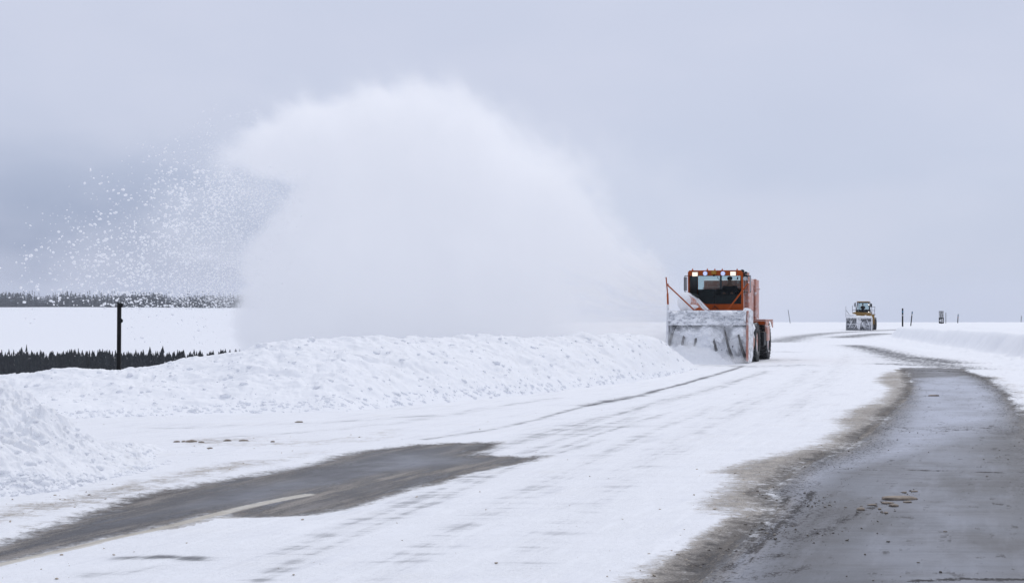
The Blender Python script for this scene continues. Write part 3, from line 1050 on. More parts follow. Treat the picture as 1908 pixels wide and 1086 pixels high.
def ice_slab(px, py, wpx, hpx, label, grp, seed, zb=0.0, material=None):
    """one lump of frozen slush, with its size taken at the place where it lies"""
    g = G(px, py)
    ppm = FPX / g[1]
    wx, hz = wpx / ppm / 2, hpx / ppm
    r = np.random.default_rng(seed)
    V, F = ico(3)
    x, y, z = V.T
    k = 1 + 0.32 * (fbm3(x * 1.7 + seed, y * 1.7, z * 1.7, 3, seed) - 0.5) * 2
    k = k + 0.10 * (fbm3(x * 6 + seed, y * 6, z * 6, 2, seed + 4) - 0.5)
    V = V * k[:, None]
    V[:, 2] = np.where(V[:, 2] > 0, np.abs(V[:, 2]) ** 0.6, V[:, 2] * 0.25)
    V = V * np.array([wx, max(hz * 1.1, wx * 0.5), hz * 0.62])
    me = tri_mesh('ice_chunk', V, F, True)
    o = link('ice_chunk', me, material or M['slush'])
    o.location = (g[0], g[1], float(terrain(g[0:1], g[1:2])[0]) + zb + 0.003)
    o.rotation_euler = (0, 0, (r.random() - 0.5) * 0.35)
    tag(o, label, 'ice chunk', grp)


GR = 'chunks of frozen slush on the bare lane'
for i, (x, y, ww, hh, lb) in enumerate([
    (1674, 930, 64, 9, 'longest flat slab of brown frozen slush on the bare wet lane'),
    (1653, 938, 22, 5, 'brown slush chunk touching the front left of the long slab'),
    (1665, 943, 17, 7, 'tilted brown slush chunk just in front of the long slab'),
    (1604, 950, 15, 7, 'rounded brown slush chunk lying apart to the left of the long slab'),
    (1651, 956, 8, 4, 'small brown pebble of slush in front of the others on the lane'),
    (1691, 936, 16, 4, 'thin dark sliver of slush in front of the right end of the long slab'),
    (1685, 918, 9, 3.5, 'small dark slush chip behind the middle of the long slab'),
    (1704, 916, 14, 3, 'narrow dark slush strip farthest right behind the long slab'),
    (1625, 941, 18, 3, 'thin dark slush flake between the rounded chunk and the long slab'),
    (1639, 949, 6, 4, 'tiny brown slush pebble between the rounded chunk and the slab'),
    (1740, 737, 20, 4, 'dark slush lump far up the bare lane on pale ice')]):
    ice_slab(x, y, ww, hh, lb, GR, 100 + i)
GR = 'brown ice lumps on the packed snow'
for i, (x, y, ww, hh, lb) in enumerate([
    (357, 826, 22, 6, 'widest brown ice lump in the row right of the snow heap'),
    (329, 826, 12, 4, 'brown ice lump at the left end of the row right of the snow heap'),
    (342, 826, 7, 4, 'tiny brown ice lump second from the left in its row'),
    (375, 827, 12, 4, 'brown ice lump right next to the widest one'),
    (424, 824, 14, 5, 'brown ice lump farther right along the dirty snow streak'),
    (454, 824, 18, 4, 'flat brown ice lump at the end of the dirty snow streak'),
    (391, 839, 12, 4, 'brown ice lump lying in front of the row on the snow'),
    (557, 789, 15, 4, 'single brown ice lump alone on white snow below the long ridge'),
    (508, 826, 8, 4, 'small brown ice lump by itself beyond the dirty streak')]):
    ice_slab(x, y, ww, hh, lb, GR, 140 + i, 0.015)


# ------------------------------------------------------------------ forests
def conifer_data(seed, h=1.0, wide=0.16, tiers=9, lush=1.0):
    """ragged spruce of unit height: drooping branch blades in whorls + trunk"""
    r = np.random.default_rng(seed)
    V, F = [], []
    def tri(a, b, c):
        k = len(V)
        V.extend([a, b, c])
        F.append((k, k + 1, k + 2))
    for i in range(tiers):
        f = i / (tiers - 1)
        z = 0.06 + 0.90 * f
        rad = wide * (1 - f) ** 0.8 * (0.75 + 0.5 * r.random()) + 0.010
        nb = int(7 + 3 * (1 - f))
        for b in range(nb):
            a = r.random() * 6.283
            l = rad * (0.6 + 0.6 * r.random())
            wd_ = 0.55 / nb * 6.283 * l * 0.6 * lush
            zz = z + (r.random() - 0.5) * 0.05
            ca, sa = math.cos(a), math.sin(a)
            top = (0, 0, zz + 0.075 * (1.2 - f))
            tip = (ca * l, sa * l, zz - 0.035 * (1.3 - f))
            l1 = (ca * l * 0.6 - sa * wd_, sa * l * 0.6 + ca * wd_, zz - 0.03)
            l2 = (ca * l * 0.6 + sa * wd_, sa * l * 0.6 - ca * wd_, zz - 0.03)
            tri(top, l1, tip)
            tri(top, tip, l2)
    tri((0.03, 0, 0.86), (-0.03, 0, 0.86), (0, 0, 0.99))
    tri((0, 0.03, 0.86), (0, -0.03, 0.86), (0, 0, 0.99))
    for k in range(4):
        a0, a1 = k * 1.5708, (k + 1) * 1.5708
        p = [(0.014 * math.cos(a0), 0.014 * math.sin(a0), -0.03), (0.014 * math.cos(a1), 0.014 * math.sin(a1), -0.03), (0.002, 0, 0.8)]
        tri(*p)
    return np.array(V), np.array(F)


def foliage_material():
    m, t = mat('spruce_foliage')
    c = t.obj()
    n = t.noise(c, 0.8, 4, 0.6)
    oi = t.n('ShaderNodeObjectInfo')
    f = t.m('ADD', t.m('MULTIPLY', n, 0.7), t.m('MULTIPLY', oi.outputs['Random'], 0.3))
    col = t.mix(t.ramp(f, 0.3, 0.75), (0.006, 0.009, 0.011, 1), (0.026, 0.032, 0.033, 1))
    col = t.mix(t.ramp(t.noise(c, 0.35, 3, 0.6), 0.66, 0.8, 0, 0.35), col, (0.30, 0.32, 0.36, 1))
    t.out(t.pbr(col, 0.9, Specular_IOR_Level=0.15))
    return m


M['spruce'] = foliage_material()
NEAR_KINDS = [conifer_data(300 + k, wide=(0.075, 0.10, 0.085, 0.12, 0.09, 0.08)[k], tiers=10) for k in range(6)]
FAR_KINDS = [conifer_data(330 + k, wide=(0.10, 0.13, 0.09, 0.15)[k], tiers=6, lush=1.3) for k in range(4)]


def forest_mass(name, kinds, X, Y, H, label, Wk=1.0):
    Vs, Fs, off = [], [], 0
    Z = terrain(X, Y)
    for x, y, z, h in zip(X, Y, Z, H):
        V, F = kinds[rng.integers(len(kinds))]
        a = rng.random() * 6.283
        c, s = math.cos(a), math.sin(a)
        k = 0.85 + 0.4 * rng.random()
        W = np.stack([(V[:, 0] * c - V[:, 1] * s) * k * Wk, (V[:, 0] * s + V[:, 1] * c) * k * Wk, V[:, 2]], -1) * h + (x, y, z)
        Vs.append(W)
        Fs.append(F + off)
        off += len(V)
    me = tri_mesh(name, np.concatenate(Vs), np.concatenate(Fs))
    o = link(name, me, M['spruce'])
    tag(o, label, 'forest', kind='stuff')
    return o


def forests():
    # near wood in the valley, its tops showing over the ridge
    meshes = []
    for k, (V, F) in enumerate(NEAR_KINDS):
        meshes.append(tri_mesh('conifer', V * 1.0, F))
        meshes[-1].materials.append(M['spruce'])
    n = 290
    pxs = np.sort(rng.random(n) * 560 - 150)
    Ys = 372 + rng.random(n) * 34
    Xs = (pxs - 954) / FPX * Ys
    Zs = terrain(Xs, Ys)
    for i in range(n):
        o = bpy.data.objects.new('conifer_tree', meshes[i % 6])
        COL.objects.link(o)
        h = 9.6 + 3.0 * rng.random() ** 1.6 + 1.2 * (fbm2(np.array([pxs[i] / 60.]), np.array([1.0]), 2, 3)[0] - 0.5) * 2
        h += rng.random() ** 3 * 1.2
        # tops follow one level a little below the eye
        lvl = -8.6 - Zs[i] - 11.2
        h = max(7.0, h + lvl)
        if pxs[i] > 300:
            h -= 0.6 * (pxs[i] - 300) / 110
        o.location = (Xs[i], Ys[i], Zs[i])
        k = h * (0.85 + 0.35 * rng.random())
        o.scale = (k, k, h)
        o.rotation_euler = (0, 0, rng.random() * 6.28)
        tag(o, 'dark spruce of the valley wood, its top showing over the snow ridge at left', 'tree', 'spruces of the nearer wood')
    m = 3200
    px2 = rng.random(m) * 1500 - 1050
    Y2 = 378 + rng.random(m) * 62
    X2 = (px2 - 954) / FPX * Y2
    H2 = -10.2 - terrain(X2, Y2) + rng.random(m) ** 1.5 * 2.6 + 1.6 * (fbm2(px2 / 40, px2 * 0 + 4, 3, 6) - 0.5)
    forest_mass('near_forest', NEAR_KINDS[:4], X2, Y2, H2, 'dark dense spruce wood filling the valley beyond the left snow ridge', 1.15)
    # far wood on the rising snowfield
    m = 5200
    px3 = rng.random(m) * 1700 - 900
    Y3 = 1500 + 130 * rng.random(m) + 26 * fbm2(px3 / 90, px3 * 0, 3, 5)
    X3 = (px3 - 954) / FPX * Y3
    H3 = 12.0 + rng.random(m) ** 1.5 * 5.0 + 6.0 * (fbm2(px3 / 55, px3 * 0 + 2, 3, 8) - 0.5) * 2
    forest_mass('far_forest', FAR_KINDS, X3, Y3, H3, 'hazy blue grey conifer forest along the far edge of the snowfield', 1.15)
    fm = []
    for V, F in FAR_KINDS:
        fm.append(tri_mesh('conifer', V, F))
        fm[-1].materials.append(M['spruce'])
    for i, px_ in enumerate(list(rng.random(54) * 470 - 5)):
        Y = 1494 + rng.random() * 10
        X = (px_ - 954) / FPX * Y
        h = 15.5 + rng.random() * 3.5
        o = bpy.data.objects.new('conifer_tree', fm[i % 4])
        COL.objects.link(o)
        o.location = (X, Y, float(terrain(np.array([X]), np.array([Y]))[0]))
        o.scale = (h, h, h)
        o.rotation_euler = (0, 0, rng.random() * 6.28)
        tag(o, 'tall conifer at the front edge of the distant forest beyond the white field', 'tree', 'tall conifers of the distant forest')
    # young trees straggling on the snow below the wood
    for i, px_ in enumerate([5, 22, 66, 96, 152, 176, 238, 262]):
        Y = 1455 + rng.random() * 25
        X = (px_ - 954) / FPX * Y
        h = 6 + rng.random() * 3
        o = bpy.data.objects.new('conifer_tree', fm[i % 4])
        COL.objects.link(o)
        o.location = (X, Y, float(terrain(np.array([X]), np.array([Y]))[0]))
        o.scale = (h, h, h)
        tag(o, 'short young conifer standing on snow in front of the distant forest', 'tree', 'young conifers before the distant forest')


forests()


# ------------------------------------------------------------------ vehicles
class Local:
    """vehicle frame: x to the photo's right, y to the back, z up"""
    def __init__(s, px, py, yaw, zx0, zy0, zk, zg=0.0):
        g = G(px, py, zg)
        s.o = np.array([g[0], g[1], zg])
        s.yaw = yaw
        s.ex = np.array([math.cos(yaw), math.sin(yaw), 0])
        s.ey = np.array([-math.sin(yaw), math.cos(yaw), 0])
        s.z = (zx0, zy0, zk)

    def at(s, zx, zy, yl):
        px, py = s.z[0] + zx / s.z[2], s.z[1] + zy / s.z[2]
        d = ray(px, py)
        c = np.array([0, 0, CAM_H])
        t = (yl - np.dot(c - s.o, s.ey)) / np.dot(d, s.ey)
        p_ = c + d * t - s.o
        return (float(np.dot(p_, s.ex)), float(p_[2]))

    def pts(s, lst, yl):
        return [s.at(a, b, yl) for a, b in lst]


def ribbon(mb, cx0, cx1, yc, zc, r, width, turns, th0, thick=0.03, n=70):
    """helical auger flight as a solid band"""
    prev = None
    for k in range(n + 1):
        f = k / n
        a = th0 + f * turns * 2 * math.pi
        x = cx0 + (cx1 - cx0) * f
        ring = []
        for rr_, xx in ((r, -thick), (r, thick), (r - width, thick), (r - width, -thick)):
            ring.append(mb.bm.verts.new((x + xx, yc - rr_ * math.sin(a), zc + rr_ * math.cos(a))))
        if prev:
            for i in range(4):
                mb.bm.faces.new((prev[i], prev[(i + 1) % 4], ring[(i + 1) % 4], ring[i]))
        else:
            mb.bm.faces.new(ring)
        prev = ring
    mb.bm.faces.new(prev[::-1])


def wheel(parent, x, y, r, wd_, side, rim_mat, tyre_mat=None, lugs=26):
    t = MB()
    h = wd_ / 2
    prof = [(-h * 0.55, r * 0.52), (-h * 0.95, r * 0.60), (-h, r * 0.80), (-h * 0.9, r * 0.94), (-h * 0.5, r * 0.975), (0, r * 0.98), (h * 0.5, r * 0.975), (h * 0.9, r * 0.94), (h, r * 0.80), (h * 0.95, r * 0.60), (h * 0.55, r * 0.52)]
    t.lathe_x(prof, x, y, r, 40)
    for k in range(lugs):
        for sg in (-1, 1):
            a = 2 * math.pi * (k + (0.5 if sg > 0 else 0)) / lugs
            mat_ = Matrix.Translation((x, y, r)) @ Matrix.Rotation(a, 4, 'X') @ Matrix.Translation((sg * h * 0.5, 0, r * 0.975)) @ Matrix.Rotation(sg * 0.45, 4, 'Z')
            rr_ = bmesh.ops.create_cube(t.bm, size=1.0, matrix=mat_ @ Matrix.Diagonal((h * 0.95, 0.055, r * 0.055, 1)))
    wh = bpy.data.objects.new('wheel', None)
    COL.objects.link(wh)
    wh.parent = parent
    t.build('tyre', tyre_mat or M['rubber_snow'], wh)
    q = MB()
    q.lathe_x([(side * h * 0.5, r * 0.54), (side * h * 0.75, r * 0.54), (side * h * 0.7, r * 0.47), (side * h * 0.2, r * 0.42), (side * h * 0.2, r * 0.22), (side * h * 0.55, r * 0.20), (side * h * 0.55, 0.001)], x, y, r, 28)
    for k in range(8):
        a = k * math.pi / 4
        q.tube((x + side * h * 0.2, y + r * 0.31 * math.sin(a), r + r * 0.31 * math.cos(a)), (x + side * h * 0.32, y + r * 0.31 * math.sin(a), r + r * 0.31 * math.cos(a)), 0.022, 6)
    q.build('rim', rim_mat, wh, True)
    return wh


def snow_cap(name, x0, x1, y0, y1, z, h, parent, seed, nx=70, ny=20, slope=0.0, material=None):
    """a lying layer of snow: rounded at the rim, lumpy on top"""
    u = np.linspace(0, 1, nx)
    v = np.linspace(0, 1, ny)
    V_, U_ = np.meshgrid(v, u, indexing='ij')
    X = x0 + (x1 - x0) * U_
    Y = y0 + (y1 - y0) * V_
    edge = np.minimum(np.minimum(U_, 1 - U_) * (x1 - x0), np.minimum(V_, 1 - V_) * (y1 - y0))
    e = np.sqrt(np.clip(edge / 0.14, 0, 1))
    n = fbm2(X * 2.3, Y * 2.3, 4, seed)
    Z = z + e * h * (0.45 + 1.1 * n) + slope * U_ - (1 - e) * 0.06
    X = X + (fbm2(X * 6, Y * 6, 2, seed + 3) - 0.5) * 0.06
    Y = Y + (fbm2(X * 7, Y * 5, 3, seed + 5) - 0.5) * 0.10
    me, _ = grid_mesh(name, np.stack([X, Y, Z], -1))
    return link(name, me, material or M['snow'], parent)


def ring_frame(parent, name, outer, inner, y0, y1, material):
    """flat frame between two outlines with the same number of points"""
    b = MB()
    n = len(outer)
    for ya, flip in ((y0, False), (y1, True)):
        pass
    A = [b.bm.verts.new((x, y0, z)) for x, z in outer]
    B = [b.bm.verts.new((x, y0, z)) for x, z in inner]
    C = [b.bm.verts.new((x, y1, z)) for x, z in outer]
    E = [b.bm.verts.new((x, y1, z)) for x, z in inner]
    for i in range(n):
        j = (i + 1) % n
        b.bm.faces.new((A[i], A[j], B[j], B[i]))
        b.bm.faces.new((C[j], C[i], E[i], E[j]))
        b.bm.faces.new((A[j], A[i], C[i], C[j]))
        b.bm.faces.new((B[i], B[j], E[j], E[i]))
    bmesh.ops.recalc_face_normals(b.bm, faces=b.bm.faces[:])
    return b.build(name, material, parent)


def person(loc, rz, label, scale=1.0):
    """seated driver, hands on the wheel; facing -y in his own frame"""
    root = empty('person', loc, rz)
    root.scale = (scale,) * 3
    tag(root, label, 'person')

    def skin(name, verts, edges, radii, material, sub=2):
        me = bpy.data.meshes.new(name)
        me.from_pydata(verts, edges, [])
        o = link(name, me, None, root)
        md = o.modifiers.new('skin', 'SKIN')
        for i, r_ in enumerate(radii):
            me.skin_vertices[0].data[i].radius = r_ if isinstance(r_, tuple) else (r_, r_)
        me.skin_vertices[0].data[0].use_root = True
        md.use_smooth_shade = True
        s_ = o.modifiers.new('sub', 'SUBSURF')
        s_.levels = s_.render_levels = sub
        dg = bpy.context.evaluated_depsgraph_get()
        ev = o.evaluated_get(dg)
        m2 = bpy.data.meshes.new_from_object(ev)
        o.modifiers.clear()
        o.data = m2
        m2.materials.append(material)
        return o
    V = [(0, 0, 0.10), (0, 0.02, 0.30), (0, 0.03, 0.50), (0, 0.0, 0.62), (0, -0.02, 0.70), (0, -0.03, 0.80), (0, -0.03, 0.88),
         (0.19, 0.0, 0.56), (0.25, -0.12, 0.36), (0.17, -0.36, 0.34), (0.14, -0.44, 0.35),
         (-0.19, 0.0, 0.56), (-0.25, -0.12, 0.36), (-0.17, -0.36, 0.34), (-0.14, -0.44, 0.35),
         (0.10, -0.05, 0.06), (0.15, -0.46, 0.10), (0.15, -0.52, -0.30), (0.15, -0.66, -0.33),
         (-0.10, -0.05, 0.06), (-0.15, -0.46, 0.10), (-0.15, -0.52, -0.30), (-0.15, -0.66, -0.33)]
    E = [(0, 1), (1, 2), (2, 3), (3, 4), (4, 5), (5, 6), (3, 7), (7, 8), (8, 9), (9, 10), (3, 11), (11, 12), (12, 13), (13, 14),
         (0, 15), (15, 16), (16, 17), (17, 18), (0, 19), (19, 20), (20, 21), (21, 22)]
    Rr = [(0.16, 0.11), (0.15, 0.11), (0.17, 0.12), (0.10, 0.08), 0.055, (0.075, 0.09), (0.07, 0.08), 0.065, 0.05, 0.035, 0.04, 0.065, 0.05, 0.035, 0.04,
          0.09, 0.07, 0.05, 0.045, 0.09, 0.07, 0.05, 0.045]
    skin('body', V, E, Rr, M['skin'])
    Vj, Ej = [V[i] for i in (0, 1, 2, 3, 7, 8, 9, 11, 12, 13)], [(0, 1), (1, 2), (2, 3), (3, 4), (4, 5), (5, 6), (3, 7), (7, 8), (8, 9)]
    skin('jacket', Vj, Ej, [(0.19, 0.14), (0.19, 0.14), (0.21, 0.15), (0.12, 0.10), 0.095, 0.075, 0.055, 0.095, 0.075, 0.055], M['jacket'])
    Vt = [V[i] for i in (0, 15, 16, 17, 19, 20, 21)]
    skin('trousers', Vt, [(0, 1), (1, 2), (2, 3), (0, 4), (4, 5), (5, 6)], [(0.17, 0.12), 0.105, 0.085, 0.062, 0.105, 0.085, 0.062], M['jacket'])
    b = MB()
    b.ball((0, -0.02, 0.89), 0.105, 2, (0.92, 1.08, 0.72))
    b.box(-0.065, 0.065, -0.20, -0.09, 0.885, 0.90, 0.005)
    b.build('cap', M['cap'], root, True)
    b = MB()
    for sx in (-1, 1):
        b.ball((sx * 0.032, -0.118, 0.825), 0.011, 1)
    b.ball((0, -0.13, 0.795), 0.016, 1, (0.8, 1, 1.5))
    b.ball((-0.083, -0.02, 0.81), 0.022, 1, (0.4, 1, 1.4))
    b.ball((0.083, -0.02, 0.81), 0.022, 1, (0.4, 1, 1.4))
    b.build('face', M['skin'], root, True)
    # fingers of each hand curled over the wheel rim
    for sx in (-1, 1):
        h = MB()
        for k in range(4):
            bx = sx * 0.14 + (k - 1.5) * 0.021
            h.path([(bx, -0.45, 0.36), (bx, -0.485, 0.375), (bx, -0.505, 0.35), (bx, -0.495, 0.325)], 0.0095, 6)
        h.path([(sx * 0.105, -0.44, 0.345), (sx * 0.09, -0.47, 0.33), (sx * 0.10, -0.49, 0.32)], 0.011, 6)
        h.build('fingers', M['skin'], root, True)
    return root


# ---- the orange rotary snow blower
def snow_blower():
    L = Local(1318.6, 677.2, R(-17.5), 1220, 480, 4.9375)
    v = empty('snow_blower', tuple(L.o), L.yaw)
    tag(v, 'big orange rotary snow blower with lit roof lamps clearing the ridge', 'snow blower')
    at = L.at
    # --- blower head
    W_ = 1.39
    head = MB()
    head.prismx([(0.0, 1.36), (0.02, 1.74), (0.55, 1.80), (1.05, 1.72), (1.05, 1.66), (0.55, 1.72), (0.06, 1.67), (0.04, 1.36)], -W_ + 0.06, W_ - 0.06)
    head.build('shroud', M['crust2'], v)
    back = MB()
    prof = [(1.05, 1.70)] + [(0.52 + 0.62 * math.cos(a), 0.70 + 0.66 * math.sin(a)) for a in np.linspace(0.5, -1.45, 10)] + [(0.25, 0.03)]
    inner = [(y - 0.04, z + 0.01) for y, z in prof[::-1]]
    back.prismx(prof + inner, -W_ + 0.06, W_ - 0.06)
    back.build('back_plate', M['crust'], v)
    for sx in (-1, 1):
        sp = MB()
        pts = [(-0.16, 0.10), (-0.10, 1.30), (-0.02, 1.78), (1.05, 1.80), (1.14, 0.9), (1.05, 0.25), (0.6, 0.03), (0.0, 0.03)]
        x0, x1 = sorted((sx * (W_ - 0.06), sx * W_))
        sp.prismx(pts, x0, x1)
        spo = sp.build('side_plate', M['crust'], v)
        ed = MB()
        for (a, b) in zip(pts[:3], pts[1:4][:2]):
            pass
        ed.path([(sx * (W_ - 0.03), y - 0.015, z) for y, z in pts[:3]], 0.045, 6)
        ed.build('edge_band', M['orange_dust'] if sx > 0 else M['crust'], spo)
    b = MB()
    b.box(-W_ + 0.06, W_ - 0.06, -0.045, 0.0, 1.325, 1.365)
    b.build('lip_bar', M['steel'], v)
    b = MB()
    b.prismx([(-0.18, 0.02), (-0.16, 0.08), (0.25, 0.07), (0.25, 0.03)], -W_ + 0.06, W_ - 0.06)
    b.build('cutting_edge', M['steel'], v)
    yc, zc, ra = 0.50, 0.70, 0.67
    b = MB()
    b.tube((-W_ + 0.07, yc, zc), (W_ - 0.07, yc, zc), 0.13, 16)
    b.build('auger_shaft', M['crust'], v, True)
    for x0, x1, th in ((-1.30, -0.12, math.pi * 0.55), (-1.30, -0.12, math.pi * 1.55)):
        b = MB()
        ribbon(b, x0, x1, yc, zc, ra, 0.15, -1.35, th)
        b.build('auger_flight', M['flight'], v, True)
    for x0, x1, th in ((0.12, 1.30, math.pi * 0.20), (0.12, 1.30, math.pi * 1.20)):
        b = MB()
        ribbon(b, x0, x1, yc, zc, ra, 0.15, 1.35, th)
        b.build('auger_flight', M['flight'], v, True)
    b = MB()
    for k in range(14):
        x = -1.2 + k * 0.185
        for a in (0.3, 2.4, 4.5):
            a2 = a + k * 0.9
            b.tube((x, yc - 0.12 * math.sin(a2), zc + 0.12 * math.cos(a2)), (x, yc - 0.48 * math.sin(a2), zc + 0.48 * math.cos(a2)), 0.022, 6)
    b.build('auger_spokes', M['steel'], v)
    # snow crust plastered on the shroud, with steel showing through holes
    ux = np.linspace(-W_ + 0.05, W_ - 0.06, 150)
    uz = np.linspace(1.30, 1.80, 40)
    ZZ, XX = np.meshgrid(uz, ux, indexing='ij')
    n = fbm2(XX * 3.6, ZZ * 6.5, 5, 55, 0.62)
    th_ = (n - 0.355) * 1.5 - 0.16 * sstep(0.35, 1.2, XX) + 0.10 * sstep(1.62, 1.78, ZZ) - 0.05 * sstep(1.5, 1.36, ZZ)
    YY = 0.0 - np.clip(th_, -0.05, 0.4) * 0.55 - 0.012
    me, _ = grid_mesh('snow_crust', np.stack([XX, YY, ZZ], -1), mask=(th_ > 0.0))
    link('snow_crust', me, M['snow'], v)
    snow_cap('snow_load', -W_ + 0.02, W_ - 0.02, -0.05, 1.05, 1.69, 0.07, v, 11)
    # snow being drawn in: fills the mouth between the flights
    ux = np.linspace(-W_ + 0.07, W_ - 0.07, 170)
    uz = np.linspace(0.0, 1.33, 90)
    ZZ, XX = np.meshgrid(uz, ux, indexing='ij')
    n = fbm2(XX * 1.9, ZZ * 1.9, 5, 77, 0.55)
    depth = -0.07 + 0.72 * (n - 0.45) + 0.30 * sstep(0.15, 1.2, XX) * sstep(0.9, 0.0, ZZ) - 0.10 * np.exp(-(XX / 0.35) ** 2) + 0.20 * sstep(1.0, 1.33, ZZ) - 0.28 * sstep(0.9, 0.1, ZZ) * sstep(0.5, -0.9, XX)
    depth = depth - 0.35 * clods2(XX * 4, ZZ * 4, 66, 0.7) / 4 * 2
    depth = np.clip(depth, -0.6, 0.95)
    me, _ = grid_mesh('intake_snow', np.stack([XX, depth, ZZ], -1)[:, ::-1])
    link('intake_snow', me, M['snow'], v)
    # snow spilling out in front of the cutting edge
    ux, uy = np.linspace(-2.1, 1.35, 150), np.linspace(-1.7, 0.25, 90)
    YY2, XX2 = np.meshgrid(uy, ux, indexing='ij')
    hgt = 0.62 * np.exp(-((XX2 + 0.75) / 0.85) ** 2) + 0.28 * np.exp(-((XX2 - 0.15) / 0.6) ** 2)
    hgt = hgt * sstep(-1.65, 0.0, YY2) * (0.6 + 0.9 * fbm2(XX2 * 2.4, YY2 * 2.4, 4, 61)) + clods2(XX2 * 5, YY2 * 5, 62, 0.5) / 5 * 0.4 * sstep(-1.5, -0.8, YY2) * sstep(1.3, 0.6, XX2)
    hgt = hgt + (fbm2(XX2 * 6, YY2 * 6, 3, 63) - 0.5) * 0.06
    me, _ = grid_mesh('spilled_snow', np.stack([XX2, YY2, hgt - 0.02 - 0.10 * sstep(0.9, 1.3, XX2)], -1))
    link('spilled_snow', me, M['snow'], v)
    # guide poles with braces
    def P3(zx, zy, yl):
        x, z = at(zx, zy, yl)
        return (x, yl, z)
    b = MB()
    b.tube(P3(104, 180, 0.05), P3(118, 330, 0.05), 0.022, 8)
    b.tube(P3(118, 330, 0.05), P3(121, 430, 0.05), 0.034, 8)
    b.build('guide_pole', M['orange'], v)
    b = MB()
    b.tube(P3(121, 430, 0.05), P3(117, 560, 0.05), 0.038, 8)
    b.build('pole_socket', M['crust'], v)
    b = MB()
    b.tube(P3(116, 250, 0.05), P3(358, 478, 0.9), 0.026, 8)
    b.tube(P3(106, 250, 0.05), P3(126, 250, 0.05), 0.04, 8)
    b.build('brace', M['orange'], v)
    b = MB()
    b.tube(P3(857, 238, 0.9), P3(664, 490, 0.9), 0.026, 8)
    b.build('brace', M['orange'], v)
    b = MB()
    b.tube(P3(866, 175, 0.92), P3(868, 520, 0.92), 0.022, 8)
    b.tube(P3(857, 232, 0.9), P3(870, 232, 0.92), 0.03, 8)
    b.build('guide_pole', M['orange_pale'], v)
    # chute with snow load on the left
    b = MB()
    b.prism(L.pts([(243, 500), (240, 380), (268, 345), (320, 345), (372, 382), (450, 484), (430, 505)], 1.15), 1.15, 1.9)
    b.build('cast_chute', M['orange_pale'], v)
    Vc, Fc = ico(4)
    cx, cz = at(300, 415, 1.45)
    k = 1 + 0.5 * (fbm3(Vc[:, 0] * 1.3, Vc[:, 1] * 1.3, Vc[:, 2] * 1.3, 4, 9) - 0.5)
    me = tri_mesh('chute_snow', Vc * k[:, None] * np.array([0.30, 0.42, 0.36]) + (cx - 0.02, 1.42, cz), Fc, True)
    link('chute_snow', me, M['snow'], v)
    cx, cz = at(360, 455, 1.35)
    me = tri_mesh('chute_snow', Vc * (0.3 + 0.7 * k[:, None]) * np.array([0.26, 0.3, 0.16]) + (cx, 1.3, cz - 0.05), Fc, True)
    link('chute_snow', me, M['snow'], v)
    b = MB()
    b.prism(L.pts([(345, 500), (347, 484), (400, 458), (455, 482), (450, 500)], 0.85), 0.85, 1.0, 0.01)
    b.build('chute_bracket', M['orange'], v)
    b = MB()
    b.tube(P3(388, 385, 1.9), P3(492, 490, 1.1), 0.055, 8)
    b.tube(P3(402, 380, 1.9), P3(505, 490, 1.1), 0.02, 8)
    b.build('lift_cylinder', M['orange_dust'], v)
    b = MB()
    b.tube(P3(378, 400, 1.5), P3(468, 492, 1.0), 0.028, 8)
    b.build('hydraulic_hose', M['snow'], v)
    # orange beam behind the head top on the right
    b = MB()
    p0, p1 = at(682, 512, 0.7), at(862, 527, 0.7)
    b.box(p0[0], p1[0], 0.3, 0.9, p1[1] - 0.04, p0[1] + 0.03)
    b.build('head_beam', M['orange_dust'], v)
    Vc, Fc = ico(3)
    cx, cz = at(850, 490, 0.8)
    me = tri_mesh('snow_lump', Vc * (0.7 + 0.6 * fbm3(Vc[:, 0] * 2, Vc[:, 1] * 2, Vc[:, 2] * 2, 3, 4)[:, None]) * np.array([0.14, 0.16, 0.10]) + (cx, 0.8, cz), Fc, True)
    link('snow_lump', me, M['snow'], v)
    # --- chassis
    b = MB()
    b.box(-0.5, 0.5, 1.2, 7.2, 0.62, 0.95, 0.02)
    b.box(-1.0, 1.0, 2.0, 2.4, 0.55, 0.80, 0.02)
    b.box(-1.0, 1.0, 5.0, 5.4, 0.55, 0.80, 0.02)
    b.box(-0.9, 0.9, 1.05, 1.7, 0.5, 1.5, 0.02)
    b.build('chassis', M['black'], v)
    b = MB()
    b.box(-1.0, 1.0, 1.9, 4.0, 1.32, 1.78, 0.02)
    b.build('cab_base', M['orange_dust'], v)
    fw = 1.14
    for y in (2.35, 5.35):
        for sx in (-1, 1):
            wheel(v, sx * fw, y, 0.69, 0.50, sx, M['orange_pale'], M['rubber_snow'] if y > 3 else M['rubber_snow'])
    # front guard plate beside the head (pale, snow caked)
    b = MB()
    b.prism(L.pts([(864, 690), (885, 668), (905, 685), (918, 735), (916, 800), (900, 870), (878, 912), (864, 930)], 1.25), 1.25, 1.33, 0.015)
    b.build('front_mudguard', M['orange_pale'], v)
    b = MB()
    b.prism(L.pts([(862, 650), (868, 612), (900, 612), (912, 650), (895, 690), (870, 700)], 1.22), 1.20, 1.6)
    b.build('mudguard_snow', M['snow'], v)
    # rear deck and fenders
    xr = 1.43
    b = MB()
    b.box(-xr, xr, 4.05, 6.2, 1.44, 1.50, 0.01)
    b.build('rear_deck', M['orange_dust'], v)
    b = MB()
    b.box(-xr, xr, 4.05, 4.11, 1.30, 1.435)
    b.box(-1.02, -0.55, 4.12, 4.2, 0.75, 1.435)
    b.box(0.62, 1.02, 4.12, 4.2, 0.75, 1.435)
    b.box(0.86, 0.92, 4.05, 4.10, 0.8, 1.30)
    b.build('fender_front', M['orange'], v)
